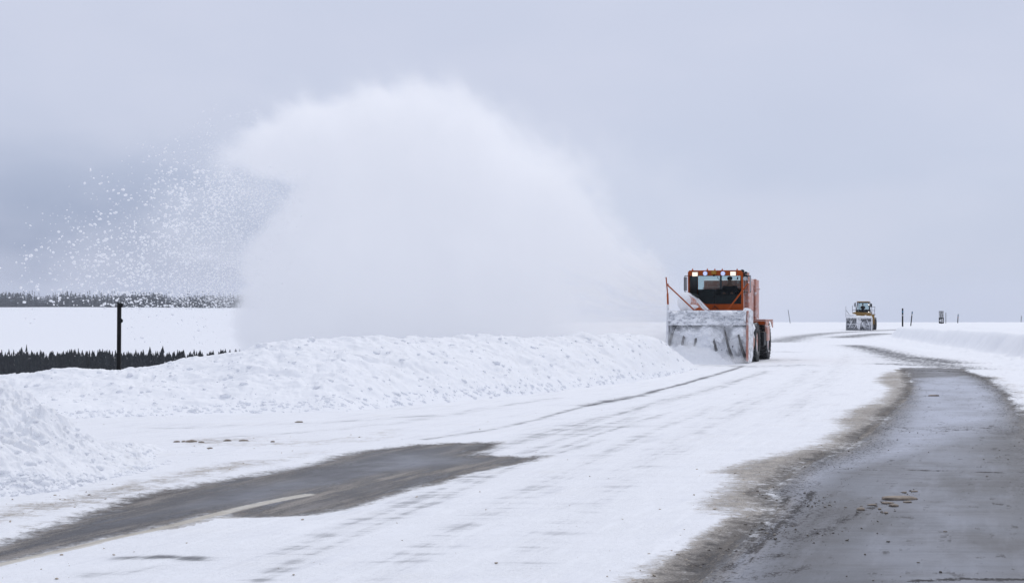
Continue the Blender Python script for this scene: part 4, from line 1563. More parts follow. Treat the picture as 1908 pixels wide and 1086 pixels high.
    for sx in (-1, 1):
        b = MB()
        pts = [(4.05, 1.43), (6.2, 1.43), (6.2, 1.18)] + [(5.35 + 0.9 * math.cos(a), 0.69 + 0.76 * math.sin(a)) for a in np.linspace(0.85, 2.3, 10)] + [(4.25, 1.0), (4.05, 1.0)]
        x0, x1 = sorted((sx * (xr - 0.03), sx * xr))
        b.prismx(pts, x0, x1)
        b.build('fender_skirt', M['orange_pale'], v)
    b = MB()
    p = at(1068, 660, 4.3)
    b.box(xr + 0.003, xr + 0.09, 3.9, 4.5, 0.72, 1.26, 0.01)
    b.build('side_step', M['orange_pale'], v)
    b = MB()
    b.box(1.0, 1.47, 3.3, 3.95, 0.55, 1.05, 0.04)
    b.build('fuel_tank', M['black'], v)
    # --- engine housing
    b = MB()
    b.prismx([(4.2, 1.503), (4.2, 2.92), (4.5, 2.98), (6.6, 2.98), (6.6, 1.503)], -0.85, 0.85)
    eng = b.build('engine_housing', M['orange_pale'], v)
    for y0 in (4.3, 4.85, 5.4, 5.95):
        b = MB()
        b.box(0.853, 0.875, y0, y0 + 0.46, 1.60, 2.60, 0.006)
        b.build('side_panel', M['orange_pale'], eng)
    b = MB()
    b.box(-0.88, 0.885, 4.15, 6.65, 2.62, 2.67, 0.01)
    b.build('rain_strip', M['orange_dust'], eng)
    b = MB()
    for k in range(6):
        x = -0.75 + k * 0.3
        b.box(x, x + 0.2, 4.165, 4.195, 1.65, 2.5)
    b.build('front_louvre', M['orange_pale'], eng)
    b = MB()
    x, z = at(812, 205, 3.9)
    b.tube((0.98, 3.85, 1.5), (0.98, 3.85, 2.75), 0.085, 12)
    b.tube((1.10, 3.80, 1.5), (1.10, 3.80, 2.95), 0.045, 10)
    b.build('exhaust_stack', M['orange_pale'], v, True)
    # --- cab
    y0, y1 = 1.95, 3.7
    F_ = lambda lst: L.pts(lst, y0)
    outer = F_([(306, 135), (320, 118), (790, 116), (812, 138), (813, 300), (814, 492), (640, 492), (482, 492), (384, 404), (307, 336)])
    inner = F_([(317, 150), (326, 163), (782, 163), (795, 172), (797, 300), (796, 425), (640, 427), (470, 427), (392, 384), (317, 330)])
    ring_frame(v, 'windscreen_frame', outer, inner, y0 - 0.03, y0 + 0.06, M['orange'])
    b = MB()
    b.prism(inner, y0 + 0.01, y0 + 0.02)
    b.build('windscreen', M['glass'], v)
    # roof with the lamp band
    xa, za = outer[0]
    xb, _ = outer[3]
    ztop = outer[1][1]
    zwin = inner[1][1]
    b = MB()
    b.box(xa + 0.02, xb - 0.02, y0 + 0.06, y1, zwin + 0.02, ztop - 0.01, 0.04)
    b.build('roof', M['orange_dust'], v)
    zlow = outer[5][1]
    # side walls: lower panel, window opening, pillars
    for sx, X0 in ((-1, xa), (1, xb)):
        zl = outer[9][1] if sx < 0 else zlow
        b = MB()
        th = 0.05
        x0_, x1_ = (X0, X0 + th) if sx < 0 else (X0 - th, X0)
        if sx > 0:
            b.box(x0_, x1_, y0 + 0.061, y1, zlow, zlow + 0.55)
        b.box(x0_, x1_, y0 + 0.061, y0 + 0.13, zlow + (0.551 if sx > 0 else 0.45), zwin + 0.02)
        b.box(x0_, x1_, y1 - 0.10, y1, zlow + (0.551 if sx > 0 else 0.45), zwin + 0.02)
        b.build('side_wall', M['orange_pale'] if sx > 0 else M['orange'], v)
        b = MB()
        b.box(x0_ + 0.02, x1_ - 0.02, y0 + 0.131, y1 - 0.101, zlow + (0.555 if sx > 0 else 0.46), zwin + 0.015)
        b.build('side_window_or_blank', M['glass'] if sx > 0 else M['black'], v)  # left side: black panel added instead of glass, keeps the cab dark
    # left wall below the window slants inward like the corner of the screen
    b = MB()
    q = [outer[9], outer[8], outer[7]]
    b.prism([q[0], q[1], q[2], (q[2][0] + 0.06, q[2][1] + 0.0), (q[1][0] + 0.05, q[1][1] + 0.035), (q[0][0] + 0.04, q[0][1] + 0.03)], y0 + 0.061, y1)
    b.build('slanted_wall', M['black'], v)
    # rear wall with a window
    rxa, rza = at(395, 168, y1)
    rxb, rzb = at(790, 290, y1)
    b = MB()
    b.box(xa + 0.05, rxa, y1 - 0.05, y1 - 0.002, zlow + 0.35, zwin + 0.02)
    b.box(rxb, xb - 0.05, y1 - 0.05, y1 - 0.002, zlow, zwin + 0.02)
    b.box(rxa, rxb, y1 - 0.05, y1 - 0.002, rza, zwin + 0.02)
    b.box(rxa, rxb, y1 - 0.05, y1 - 0.002, zlow, rzb)
    b.build('rear_wall', M['black'], v)
    b = MB()
    b.box(rxa, rxb, y1 - 0.03, y1 - 0.02, rzb, rza)
    b.build('rear_window', M['glass'], v)
    b = MB()
    mx, _ = at(610, 200, y1)
    b.box(mx - 0.035, mx + 0.035, y1 - 0.06, y1 - 0.035, rzb, rza)
    b.build('window_bar', M['steel'], v)
    b = MB()
    b.box(outer[7][0] - 0.3, xb - 0.05, y0 + 0.07, y1 - 0.06, zlow, zlow + 0.04)
    b.build('cab_floor', M['black'], v)
    # interior: console, seat, steering wheel
    dx0, dz0 = at(400, 335, 2.2)
    dx1, dz1 = at(620, 285, 2.3)
    b = MB()
    b.box(at(410, 300, 2.3)[0], at(560, 300, 2.3)[0], 2.15, 2.6, zlow + 0.041, at(500, 292, 2.4)[1], 0.06)
    b.box(at(560, 330, 2.2)[0], xb - 0.06, 2.05, 2.25, zlow + 0.041, at(600, 345, 2.2)[1], 0.03)
    b.build('console', M['black'], v)
    sxx, szz = at(690, 300, 2.95)
    sb = MB()
    sb.box(sxx - 0.26, sxx + 0.26, 2.78, 3.28, szz - 0.52, szz - 0.40, 0.04)
    sb.box(sxx - 0.25, sxx + 0.25, 3.22, 3.34, szz - 0.42, szz + 0.12, 0.05)
    sb.build('driver_seat', M['seatcloth'], v)
    st = MB()
    pr = []
    for k in range(24):
        a = k * math.pi / 12
        pr.append((sxx + 0.2 * math.cos(a), 2.50 + 0.09 * math.sin(a), szz - 0.13 + 0.17 * math.sin(a)))
    st.path(pr + pr[:1], 0.016, 6)
    st.tube((sxx, 2.5, szz - 0.13), (sxx, 2.3, szz - 0.5), 0.03, 8)
    st.build('steering_wheel', M['black'], v, True)
    b = MB()
    b.path([P3(575, 172, 2.05), P3(582, 192, 2.05), P3(600, 208, 2.05), P3(612, 206, 2.05)], 0.008, 5)
    b.box(at(758, 180, 2.05)[0], at(768, 180, 2.05)[0], 2.03, 2.06, at(760, 202, 2.05)[1], at(760, 178, 2.05)[1])
    b.tube(P3(748, 195, 2.0), P3(744, 330, 2.0), 0.008, 5)
    b.build('wiper', M['black'], v)
    # folding step symbol on the lower panel
    b = MB()
    b.path([P3(528, 470, y0 - 0.04), P3(552, 450, y0 - 0.04)], 0.012, 5)
    b.path([P3(545, 438, y0 - 0.04), P3(588, 478, y0 - 0.04)], 0.012, 5)
    b.build('panel_bar', M['black'], v)
    # --- lamps
    yl = y0 - 0.032
    for zx in (372, 722):
        zc_ = at(zx, 153 if zx < 500 else 148, yl)
        h = MB()
        h.box(zc_[0] - 0.107, zc_[0] + 0.107, yl - 0.05, yl, zc_[1] - 0.083, zc_[1] + 0.083, 0.015)
        ho = h.build('headlight', M['mirror'], v)
        h = MB()
        h.box(zc_[0] - 0.092, zc_[0] + 0.092, yl - 0.058, yl - 0.051, zc_[1] - 0.066, zc_[1] + 0.066, 0.003)
        h.build('lens', M['lamp_warm'], ho)
    for zx in (466, 629):
        zc_ = at(zx, 146, yl)
        h = MB()
        h.tube((zc_[0], yl - 0.05, zc_[1]), (zc_[0], yl, zc_[1]), 0.083, 20)
        ho = h.build('round_lamp', M['mirror'], v)
        h = MB()
        h.tube((zc_[0], yl - 0.056, zc_[1]), (zc_[0], yl - 0.051, zc_[1]), 0.074, 20)
        h.build('lens', M['lamp_blue'], ho)
    zc_ = at(545, 136, yl)
    h = MB()
    h.box(zc_[0] - 0.085, zc_[0] + 0.085, yl - 0.06, yl, zc_[1] - 0.07, zc_[1] + 0.07, 0.01)
    h.build('amber_lamp', M['amber'], v)
    h = MB()
    zc_ = at(545, 165, yl)
    h.box(zc_[0] - 0.03, zc_[0] + 0.03, yl - 0.04, yl, zc_[1] - 0.03, zc_[1] + 0.03, 0.01)
    h.build('lamp_mount', M['black'], v)
    for zx in (347, 483, 552, 620, 757):
        x, z = at(zx, 112, y0 + 0.1)
        h = MB()
        h.tube((x, y0 + 0.12, z - 0.035), (x, y0 + 0.12, z + 0.0), 0.03, 8)
        h.tube((x, y0 + 0.12, z + 0.0), (x, y0 + 0.12, z + 0.05), 0.024, 8, 0.008)
        h.build('marker_lamp', M['redlens'], v)
    for zx in (330, 760):
        x, z = at(zx, 160, yl)
        h = MB()
        h.tube((x, yl - 0.03, z), (x, yl, z), 0.03, 10)
        h.build('turn_lamp', M['redlens'], v)
    # --- mirrors
    b = MB()
    ml = [at(266, 178, y0 - 0.1), at(303, 305, y0 - 0.1)]
    b.box(ml[0][0], ml[1][0] - 0.02, y0 - 0.12, y0 - 0.07, ml[1][1], ml[0][1], 0.015)
    mo = b.build('mirror', M['mirror'], v)
    b = MB()
    xm = ml[0][0] + 0.05
    b.path([(xa + 0.01, y0 + 0.0, ml[0][1] + 0.04), (xm, y0 - 0.14, ml[0][1] + 0.04), (xm, y0 - 0.14, ml[1][1] - 0.04), (xa + 0.01, y0 + 0.0, ml[1][1] - 0.05)], 0.012, 6)
    b.build('mirror_arm', M['black'], mo)
    b = MB()
    mr = [at(868, 170, y0 + 0.1), at(887, 310, y0 + 0.1)]
    b.box(mr[0][0], mr[1][0], y0 + 0.05, y0 + 0.10, mr[1][1], mr[0][1], 0.012)
    mo = b.build('mirror', M['mirror'], v)
    b = MB()
    b.path([(xb - 0.01, y0 + 0.1, mr[0][1] - 0.02), (mr[0][0] + 0.05, y0 + 0.08, mr[0][1] + 0.02), (mr[0][0] + 0.05, y0 + 0.115, mr[1][1] - 0.03), (xb - 0.01, y0 + 0.1, mr[1][1] - 0.03)], 0.012, 6)
    b.build('mirror_arm', M['black'], mo)
    # --- cluster of work lamps and hoses right of the roof
    b = MB()
    for zx, zy, r_ in ((808, 125, 0.06), (818, 150, 0.05), (840, 140, 0.045), (832, 168, 0.05)):
        x, z = at(zx, zy, y0 + 0.15)
        b.tube((x, y0 + 0.05, z), (x, y0 + 0.2, z), r_, 12)
    b.path([P3(812, 160, 2.1), P3(846, 160, 2.1), P3(850, 240, 2.1)], 0.018, 6)
    b.build('lamp_cluster', M['black'], v)
    x, z = at(832, 193, y0 + 0.05)
    b = MB()
    b.tube((x, y0 - 0.02, z), (x, y0 + 0.08, z), 0.075, 18)
    wo_ = b.build('work_lamp', M['mirror'], v)
    b = MB()
    b.tube((x, y0 - 0.027, z), (x, y0 - 0.021, z), 0.06, 18)
    b.build('lens', plain('unlit_lens', (0.45, 0.47, 0.5, 1), 0.15), wo_)
    b = MB()
    b.tube(P3(818, 170, 2.2), P3(820, 490, 2.2), 0.02, 6)
    b.build('grab_rail', M['mirror'], v)
    b = MB()
    xq0, xq1 = at(826, 215, 2.35)[0], at(866, 215, 2.35)[0]
    b.box(xq0, xq1, 2.35, 3.5, at(830, 485, 2.35)[1], at(830, 200, 2.35)[1], 0.03)
    ac = b.build('intake_housing', M['orange_pale'], v)
    b = MB()
    for k in range(3):
        xx = xq0 + 0.02 + k * 0.055
        b.tube((xx, 2.33, at(830, 485, 2.35)[1]), (xx, 2.33, at(830, 240, 2.35)[1]), 0.013, 6)
    b.build('pipe', M['orange_dust'], ac)
    # driver sits on the seat
    Mw = Matrix.Translation(tuple(L.o)) @ Matrix.Rotation(L.yaw, 4, 'Z')
    pl = Mw @ Vector((sxx, 2.98, szz - 0.46))
    person(tuple(pl), L.yaw, 'dark clothed driver with cap seated in the cab of the orange snow blower')
    return L


LB = snow_blower()


# ---- the wheel loader with a blower head, farther up the road
def wheel_loader():
    L = Local(1600, 615.6, R(-20), 1560, 550, 13.58)
    v = empty('wheel_loader', tuple(L.o), L.yaw)
    tag(v, 'distant yellow wheel loader with snow caked blower head on the far curve', 'wheel loader')
    at = L.at
    def P3(zx, zy, yl):
        x, z = at(zx, zy, yl)
        return (x, yl, z)
    W_ = 1.54
    b = MB()
    b.prismx([(0.0, 1.42), (0.0, 1.60), (0.7, 1.72), (1.3, 1.55), (1.3, 1.48), (0.7, 1.62), (0.05, 1.42)], -W_ + 0.05, W_ - 0.05)
    b.build('shroud', M['crust2'], v)
    b = MB()
    prof = [(1.3, 1.50)] + [(0.6 + 0.7 * math.cos(a), 0.72 + 0.70 * math.sin(a)) for a in np.linspace(0.5, -1.45, 9)] + [(0.3, 0.03)]
    b.prismx(prof + [(y - 0.04, z + 0.01) for y, z in prof[::-1]], -W_ + 0.05, W_ - 0.05)
    b.build('back_plate', M['crust'], v)
    for sx in (-1, 1):
        b = MB()
        x0, x1 = sorted((sx * (W_ - 0.05), sx * W_))
        b.prismx([(-0.15, 0.1), (-0.05, 1.6), (1.3, 1.6), (1.35, 0.4), (0.6, 0.03), (0, 0.03)], x0, x1)
        b.build('side_plate', M['crust'], v)
    b = MB()
    b.box(-W_ + 0.05, W_ - 0.05, -0.15, 0.3, 0.03, 0.10)
    b.build('cutting_edge', M['steel'], v)
    yc, zc, ra = 0.55, 0.74, 0.64
    b = MB()
    b.tube((-W_ + 0.06, yc, zc), (W_ - 0.06, yc, zc), 0.14, 12)
    b.build('auger_shaft', M['crust'], v)
    for x0, x1, tn in ((-1.42, -0.2, -0.85), (0.2, 1.42, 0.85)):
        for th in (0.3, 0.3 + math.pi):
            b = MB()
            ribbon(b, x0, x1, yc, zc, ra, 0.20, tn, th, 0.04)
            b.build('auger_flight', M['crust'], v)
    b = MB()
    b.prism(L.pts([(492, 570), (590, 570), (600, 700), (565, 870), (515, 870), (480, 700)], -0.12), -0.12, 0.05)
    b.build('centre_post', M['crust'], v)
    ux, uz = np.linspace(-W_ + 0.06, W_ - 0.06, 80), np.linspace(0.05, 1.35, 40)
    ZZ, XX = np.meshgrid(uz, ux, indexing='ij')
    n = fbm2(XX * 2.0, ZZ * 1.3, 4, 178, 0.6)
    dp = np.clip(0.48 + 2.6 * (n - 0.45) + 0.55 * sstep(1.0, 1.35, ZZ) + 0.5 * sstep(0.45, 0.1, ZZ), -0.1, 1.1)
    me, _ = grid_mesh('intake_snow', np.stack([XX, dp, ZZ], -1)[:, ::-1])
    link('intake_snow', me, M['snow'], v)
    snow_cap('snow_load', -W_, W_, -0.1, 1.2, 1.60, 0.16, v, 21, 40, 14)
    x, z = at(340, 500, 0.6)
    Vc, Fc = ico(3)
    me = tri_mesh('chute_snow', Vc * (0.7 + 0.6 * fbm3(Vc[:, 0] * 2, Vc[:, 1] * 2, Vc[:, 2] * 2, 3, 4)[:, None]) * np.array([0.62, 0.45, 0.22]) + (x, 0.6, z - 0.03), Fc, True)
    link('chute_snow', me, M['snow'], v)
    b = MB()
    b.tube(P3(218, 280, 0), P3(218, 560, 0), 0.018, 6)
    b.tube(P3(220, 375, 0), P3(305, 485, 0), 0.025, 6)
    b.build('guide_pole', M['post_grey'], v)
    # body
    b = MB()
    b.prism(L.pts([(370, 445), (450, 425), (830, 440), (860, 520), (440, 520)], 2.2), 2.2, 3.2, 0.03)
    b.build('front_hood', M['yellow'], v)
    b = MB()
    b.box(-0.55, 0.55, 1.3, 6.9, 0.7, 1.5, 0.03)
    b.build('chassis', M['black'], v)
    b = MB()
    b.box(-0.9, 0.9, 4.9, 7.3, 1.3, 2.35, 0.06)
    b.build('engine_housing', M['yellow_dust'], v)
    for x in (-0.6, 0.6):
        b = MB()
        b.prismx([(1.1, 1.0), (1.1, 1.25), (2.4, 2.0), (3.1, 1.9), (3.1, 1.6), (2.3, 1.6)], x - 0.1, x + 0.1)
        b.build('lift_arm', M['yellow_dust'], v)
    for y in (2.6, 5.8):
        for sx in (-1, 1):
            wheel(v, sx * 1.22, y, 0.80, 0.60, sx, M['yellow'], lugs=20)
    b = MB()
    for sx in (-1, 1):
        pts = [(1.9, 1.45), (2.1, 1.72), (3.2, 1.72), (3.4, 1.45), (3.35, 1.45), (3.16, 1.67), (2.14, 1.67), (1.95, 1.45)]
        b.prismx(pts, sx * 1.22 - 0.31, sx * 1.22 + 0.31)
    b.build('front_fender', M['yellow_dust'], v)
    b = MB()
    b.box(at(885, 560, 1.9)[0], at(945, 560, 1.9)[0], 1.75, 1.85, 0.75, at(900, 480, 1.9)[1], 0.02)
    b.build('access_panel', M['yellow'], v)
    # cab
    yc0, yc1 = 3.2, 4.8
    o4 = L.pts([(505, 180), (800, 180), (835, 430), (470, 430)], yc0)
    i4 = L.pts([(525, 200), (785, 200), (812, 418), (492, 418)], yc0)
    ring_frame(v, 'windscreen_frame', o4, i4, yc0 - 0.03, yc0 + 0.05, M['black'])
    b = MB()
    b.prism(i4, yc0 + 0.005, yc0 + 0.015)
    b.build('windscreen', M['glass'], v)
    xl, xr_ = o4[3][0], o4[2][0]
    zb_, zt = o4[2][1], o4[0][1]
    b = MB()
    b.box(o4[0][0] - 0.02, o4[1][0] + 0.02, yc0 - 0.12, yc1, zt + 0.003, zt + 0.12, 0.04)
    b.build('roof', M['yellow'], v)
    b = MB()
    for x in (o4[0][0], o4[1][0] - 0.07):
        b.box(x, x + 0.07, yc1 - 0.07, yc1, zb_, zt)
    for x in (xl + 0.08, xr_ - 0.13):
        b.box(x, x + 0.05, yc0 + 0.06, yc1 - 0.075, zb_ - 0.4, zb_ + 0.35)
    b.build('cab_pillars', M['black'], v)
    b = MB()
    b.box(o4[0][0] + 0.07, o4[1][0] - 0.07, yc1 - 0.04, yc1 - 0.03, zb_ + 0.36, zt)
    b.build('rear_window', M['glass'], v)
    b = MB()
    b.box(xl + 0.05, xr_ - 0.05, yc0 - 0.2, yc1, zb_ - 0.6, zb_ - 0.02, 0.03)
    b.build('cab_base', M['yellow_dust'], v)
    b = MB()
    b.box(xl + 0.15, xr_ - 0.2, yc1 - 0.10, yc1 - 0.05, zb_ - 0.015, zb_ + 0.35)
    b.box(-0.3, 0.3, yc0 + 0.7, yc0 + 1.2, zb_ - 0.015, zb_ + 0.12, 0.03)
    b.build('driver_seat', M['seatcloth'], v)
    # mirrors, rails, lamps
    for q, (a, c) in enumerate((((425, 200), (465, 290)), ((838, 215), (882, 300)))):
        b = MB()
        m0, m1 = at(*a, yc0 - 0.1), at(*c, yc0 - 0.1)
        b.box(m0[0], m1[0], yc0 - 0.14, yc0 - 0.09, m1[1], m0[1], 0.01)
        m_ = b.build('mirror', M['mirror'] if q == 0 else M['black'], v)
        b = MB()
        b.tube(((m0[0] + m1[0]) / 2, yc0 - 0.10, m0[1] + 0.01), (o4[q][0], yc0, zt), 0.02, 6)
        b.build('mirror_arm', M['black'], m_)
    b = MB()
    b.path([P3(385, 430, 3.0), P3(385, 262, 3.0)], 0.025, 6)
    b.path([P3(468, 430, 3.0), P3(468, 200, 3.0)], 0.025, 6)
    b.path([P3(385, 375, 3.0), P3(468, 375, 3.0)], 0.025, 6)
    b.build('handrail', M['post_grey'], v)
    b = MB()
    b.path([P3(875, 480, 3.2), P3(875, 292, 3.2), P3(955, 292, 3.2), P3(940, 440, 3.2), P3(930, 480, 3.2)], 0.025, 6)
    b.path([P3(875, 385, 3.2), P3(948, 385, 3.2)], 0.022, 6)
    b.build('handrail', M['post_grey'], v)
    b = MB()
    b.box(at(880, 480, 2.6)[0], at(950, 480, 2.6)[0], 2.55, 3.3, at(880, 500, 2.6)[1], at(880, 478, 2.6)[1])
    b.build('platform', M['black'], v)
    for zx, zy in ((800, 240), (798, 425), (465, 418), (530, 203), (768, 215)):
        x, z = at(zx, zy, yc0 - 0.1)
        b = MB()
        b.tube((x, yc0 - 0.13, z), (x, yc0 - 0.04, z), 0.075 if zx in (800, 798) else 0.05, 12)
        h = b.build('lamp', M['mirror'], v)
        b = MB()
        b.tube((x, yc0 - 0.137, z), (x, yc0 - 0.131, z), 0.066 if zx in (800, 798) else 0.042, 12)
        b.build('lens', M['lamp_white'] if zx in (800, 798, 465) else M['lamp_blue'], h)
    Mw = Matrix.Translation(tuple(L.o)) @ Matrix.Rotation(L.yaw, 4, 'Z')
    x, z = at(645, 380, 4.0)
    pl = Mw @ Vector((x, 4.15, zb_ + 0.14))
    person(tuple(pl), L.yaw, 'dark clothed driver seated in the cab of the distant yellow loader')


wheel_loader()


# ------------------------------------------------------------------ posts and the sign
def post(px, ytop, ybase, Y, wpx, label, lean_px=0.0, bands=(), reflectors=(), mt='post', sink=0.5):
    top = D(px + lean_px, ytop, Y)
    base = D(px, ybase, Y)
    h = top[2] - base[2]
    wd_ = wpx * Y / FPX
    e = empty('marker_post', (base[0], base[1], base[2] - 0.02))
    tag(e, label, 'post', 'snow marker posts along the road')
    lean = top[0] - base[0]
    b = MB()
    # U-channel post: web plus two flanges
    def slab(x0, x1, y0, y1):
        v_ = []
        for z, l in ((-sink, -lean * sink / max(h, .1)), (h, lean)):
            v_.append([b.bm.verts.new((x + l, y, z)) for x, y in ((x0, y0), (x1, y0), (x1, y1), (x0, y1))])
        A, B_ = v_
        b.bm.faces.new(A[::-1])
        b.bm.faces.new(B_)
        for i in range(4):
            b.bm.faces.new((A[i], A[(i + 1) % 4], B_[(i + 1) % 4], B_[i]))
    w2 = wd_ / 2
    slab(-w2, w2, -w2 * 0.3, w2 * 0.3)
    slab(-w2, -w2 * 0.6, w2 * 0.302, w2 * 1.5)
    slab(w2 * 0.6, w2, w2 * 0.302, w2 * 1.5)
    b.build('shaft', M[mt], e)
    for yy, hh, mm in bands:
        z = CAM_H + D(px, yy, Y)[2] - CAM_H - base[2] + 0.02
        l = lean * z / h
        b = MB()
        hz = hh * Y / FPX / 2
        b.box(-w2 * 1.08 + l, w2 * 1.08 + l, -w2 * 0.42, -w2 * 0.31, z - hz, z + hz)
        b.build('reflective_band', M[mm], e)
    for yy, r_ in reflectors:
        z = D(px, yy, Y)[2] - base[2] + 0.02
        b = MB()
        b.tube((w2 * 1.0, -0.012, z), (w2 * 1.0, 0.012, z), r_, 16)
        b.tube((w2 * 1.0, -0.02, z), (w2 * 1.0, -0.012, z), r_ * 0.8, 16)
        b.build('reflector', M['post'], e)
    return e


post(221, 562, 679, 27.9, 6.6, 'black marker post with two round reflectors standing in the left snow ridge', 0.8, reflectors=((568.5, 0.045), (597.5, 0.045)))
post(1682, 574, 606.5, 112, 2.3, 'tallest thick dark marker post at the left end of the right snow bank', 0.0, (((581), 3, 'reflector_blue'), (587.5, 1.5, 'signwhite')))
post(1697.5, 580, 603, 135, 1.6, 'thin marker post leaning right, beside the tallest post', 2.5, ((586.5, 2, 'signwhite'), (582.5, 2, 'reflector_blue')))
post(1762.5, 582, 601, 158, 0.9, 'very thin straight post just right of the speed limit sign', 0.0, mt='post_grey')
post(1784.5, 585, 602, 185, 1.3, 'short leaning marker post alone right of the speed limit sign', 1.0, ((588, 2, 'reflector_blue'), (591, 1.2, 'redlens')))
post(1902.5, 588, 602, 200, 0.9, 'thin grey marker post at the far right edge of the bank', 0.7, mt='post_grey')
post(1472.5, 577, 603, 235, 0.9, 'slender grey pole leaning left on the snow between blower and loader', -4.0, mt='post_grey', sink=0.8)


def speed_sign():
    Y = 150.0
    c = D(1754, 600, Y)
    e = empty('speed_limit_sign', (c[0], Y, c[2] - 0.1), R(-8))
    tag(e, 'white speed limit 55 sign above a black 45 plate, half buried behind the right bank', 'sign')
    zt = D(1754, 579.2, Y)[2] - c[2] + 0.1
    k = Y / FPX
    wd_ = 9.2 * k / 2
    hw = 12.0 * k
    b = MB()
    b.box(-wd_, wd_, -0.012, 0.0, zt - hw, zt, 0.004)
    pa = b.build('white_panel', M['signwhite'], e)
    b = MB()
    b.box(-wd_, wd_, -0.012, 0.0, zt - hw - 0.02 - 0.62, zt - hw - 0.02, 0.004)
    pb = b.build('black_panel', M['signblack'], e)
    b = MB()
    b.box(-0.04, 0.04, 0.003, 0.06, -1.2, zt - 0.02)
    b.build('sign_post', M['post_grey'], e)

    def text(body, size, x, z, m_, par):
        cu = bpy.data.curves.new('lettering', 'FONT')
        cu.body = body
        cu.size = size
        cu.align_x = 'CENTER'
        cu.align_y = 'CENTER'
        cu.extrude = 0.002
        cu.offset = size * 0.03
        o = bpy.data.objects.new('lettering', cu)
        COL.objects.link(o)
        dg = bpy.context.evaluated_depsgraph_get()
        me = bpy.data.meshes.new_from_object(o.evaluated_get(dg))
        bpy.data.objects.remove(o)
        me.materials.clear()
        o = link('lettering', me, m_, par)
        o.rotation_euler = (math.pi / 2, 0, 0)
        o.location = (x, -0.016, z)
    text('SPEED', 0.165, 0, zt - 0.11, M['signblack'], pa)
    text('LIMIT', 0.165, 0, zt - 0.255, M['signblack'], pa)
    text('55', 0.40, 0, zt - 0.50, M['signblack'], pa)
    text('45', 0.44, 0, zt - hw - 0.02 - 0.33, M['letterwhite'], pb)
    b = MB()
    for x0, x1, z0, z1 in ((-wd_ + .015, wd_ - .015, zt - .027, zt - .018), (-wd_ + .015, wd_ - .015, zt - hw + .018, zt - hw + .027), (-wd_ + .015, -wd_ + .024, zt - hw + .027, zt - .027), (wd_ - .024, wd_ - .015, zt - hw + .027, zt - .027)):
        b.box(x0, x1, -0.015, -0.0125, z0, z1)
    b.build('border', M['signblack'], pa)


speed_sign()


# ------------------------------------------------------------------ airborne snow
def flakes():
    N = 320000
    px = rng.random(N) * 600 - 10
    py = 170 + rng.random(N) * 470
    # plume edge on the left side
    edge = np.interp(py, [170, 300, 320, 370, 430, 490, 560, 640], [500, 410, 560, 545, 505, 475, 462, 458])
    d = edge - px
    # upper limit of the flight of clods, rising to the right
    lim = np.interp(px, [0, 60, 150, 260, 340, 420, 480], [400, 375, 325, 255, 225, 180, 172])
    dens = np.exp(-np.clip(d, 0, 1e9) / 95) * (d > -25) * 0.34 + 0.018 * (px > 40) + 0.004
    low = sstep(0, 150, py - lim)
    dens = dens * (0.12 + 0.88 * low) * (py > lim)
    cl = fbm2(px / 28, py / 28, 3, 4)
    dens = dens * (0.65 + 0.7 * sstep(0.35, 0.7, cl))
    dens = dens * np.where(py < 315, 0.35, 1) * np.where(py > 576, 0.05, 1) * (0.45 + 0.75 * sstep(330, 60, d))
    keep = rng.random(N) < dens
    px, py, d = px[keep], py[keep], d[keep]
    n = len(px)
    Y = 48 + rng.random(n) * 5.5
    X = (px - 954) / FPX * Y
    Z = CAM_H + (592 - py) / FPX * Y
    s = (0.011 + 0.034 * rng.random(n) ** 3.0) * (0.5 + 0.85 * sstep(0, 220, d))
    big = rng.random(n) < 0.035
    s = np.where(big, s * 1.6, s) * 1.0
    pts = np.stack([X, Y, Z], -1)
    k = (Z > 0.35)
    st = rng.random((k.sum(), 2)) * 0.9 + 0.6
    o = scatter_lumps('flying_snow', pts[k], s[k], plain('flying_snow_white', (0.93, 0.94, 0.96, 1), 0.7, var=0.0), 0.8, 1, jag=0.25, stretch=st)
    tag(o, 'swarm of white snow clods flying through the air left of the plume', 'flying snow', kind='stuff')
    print('flakes', k.sum())


flakes()


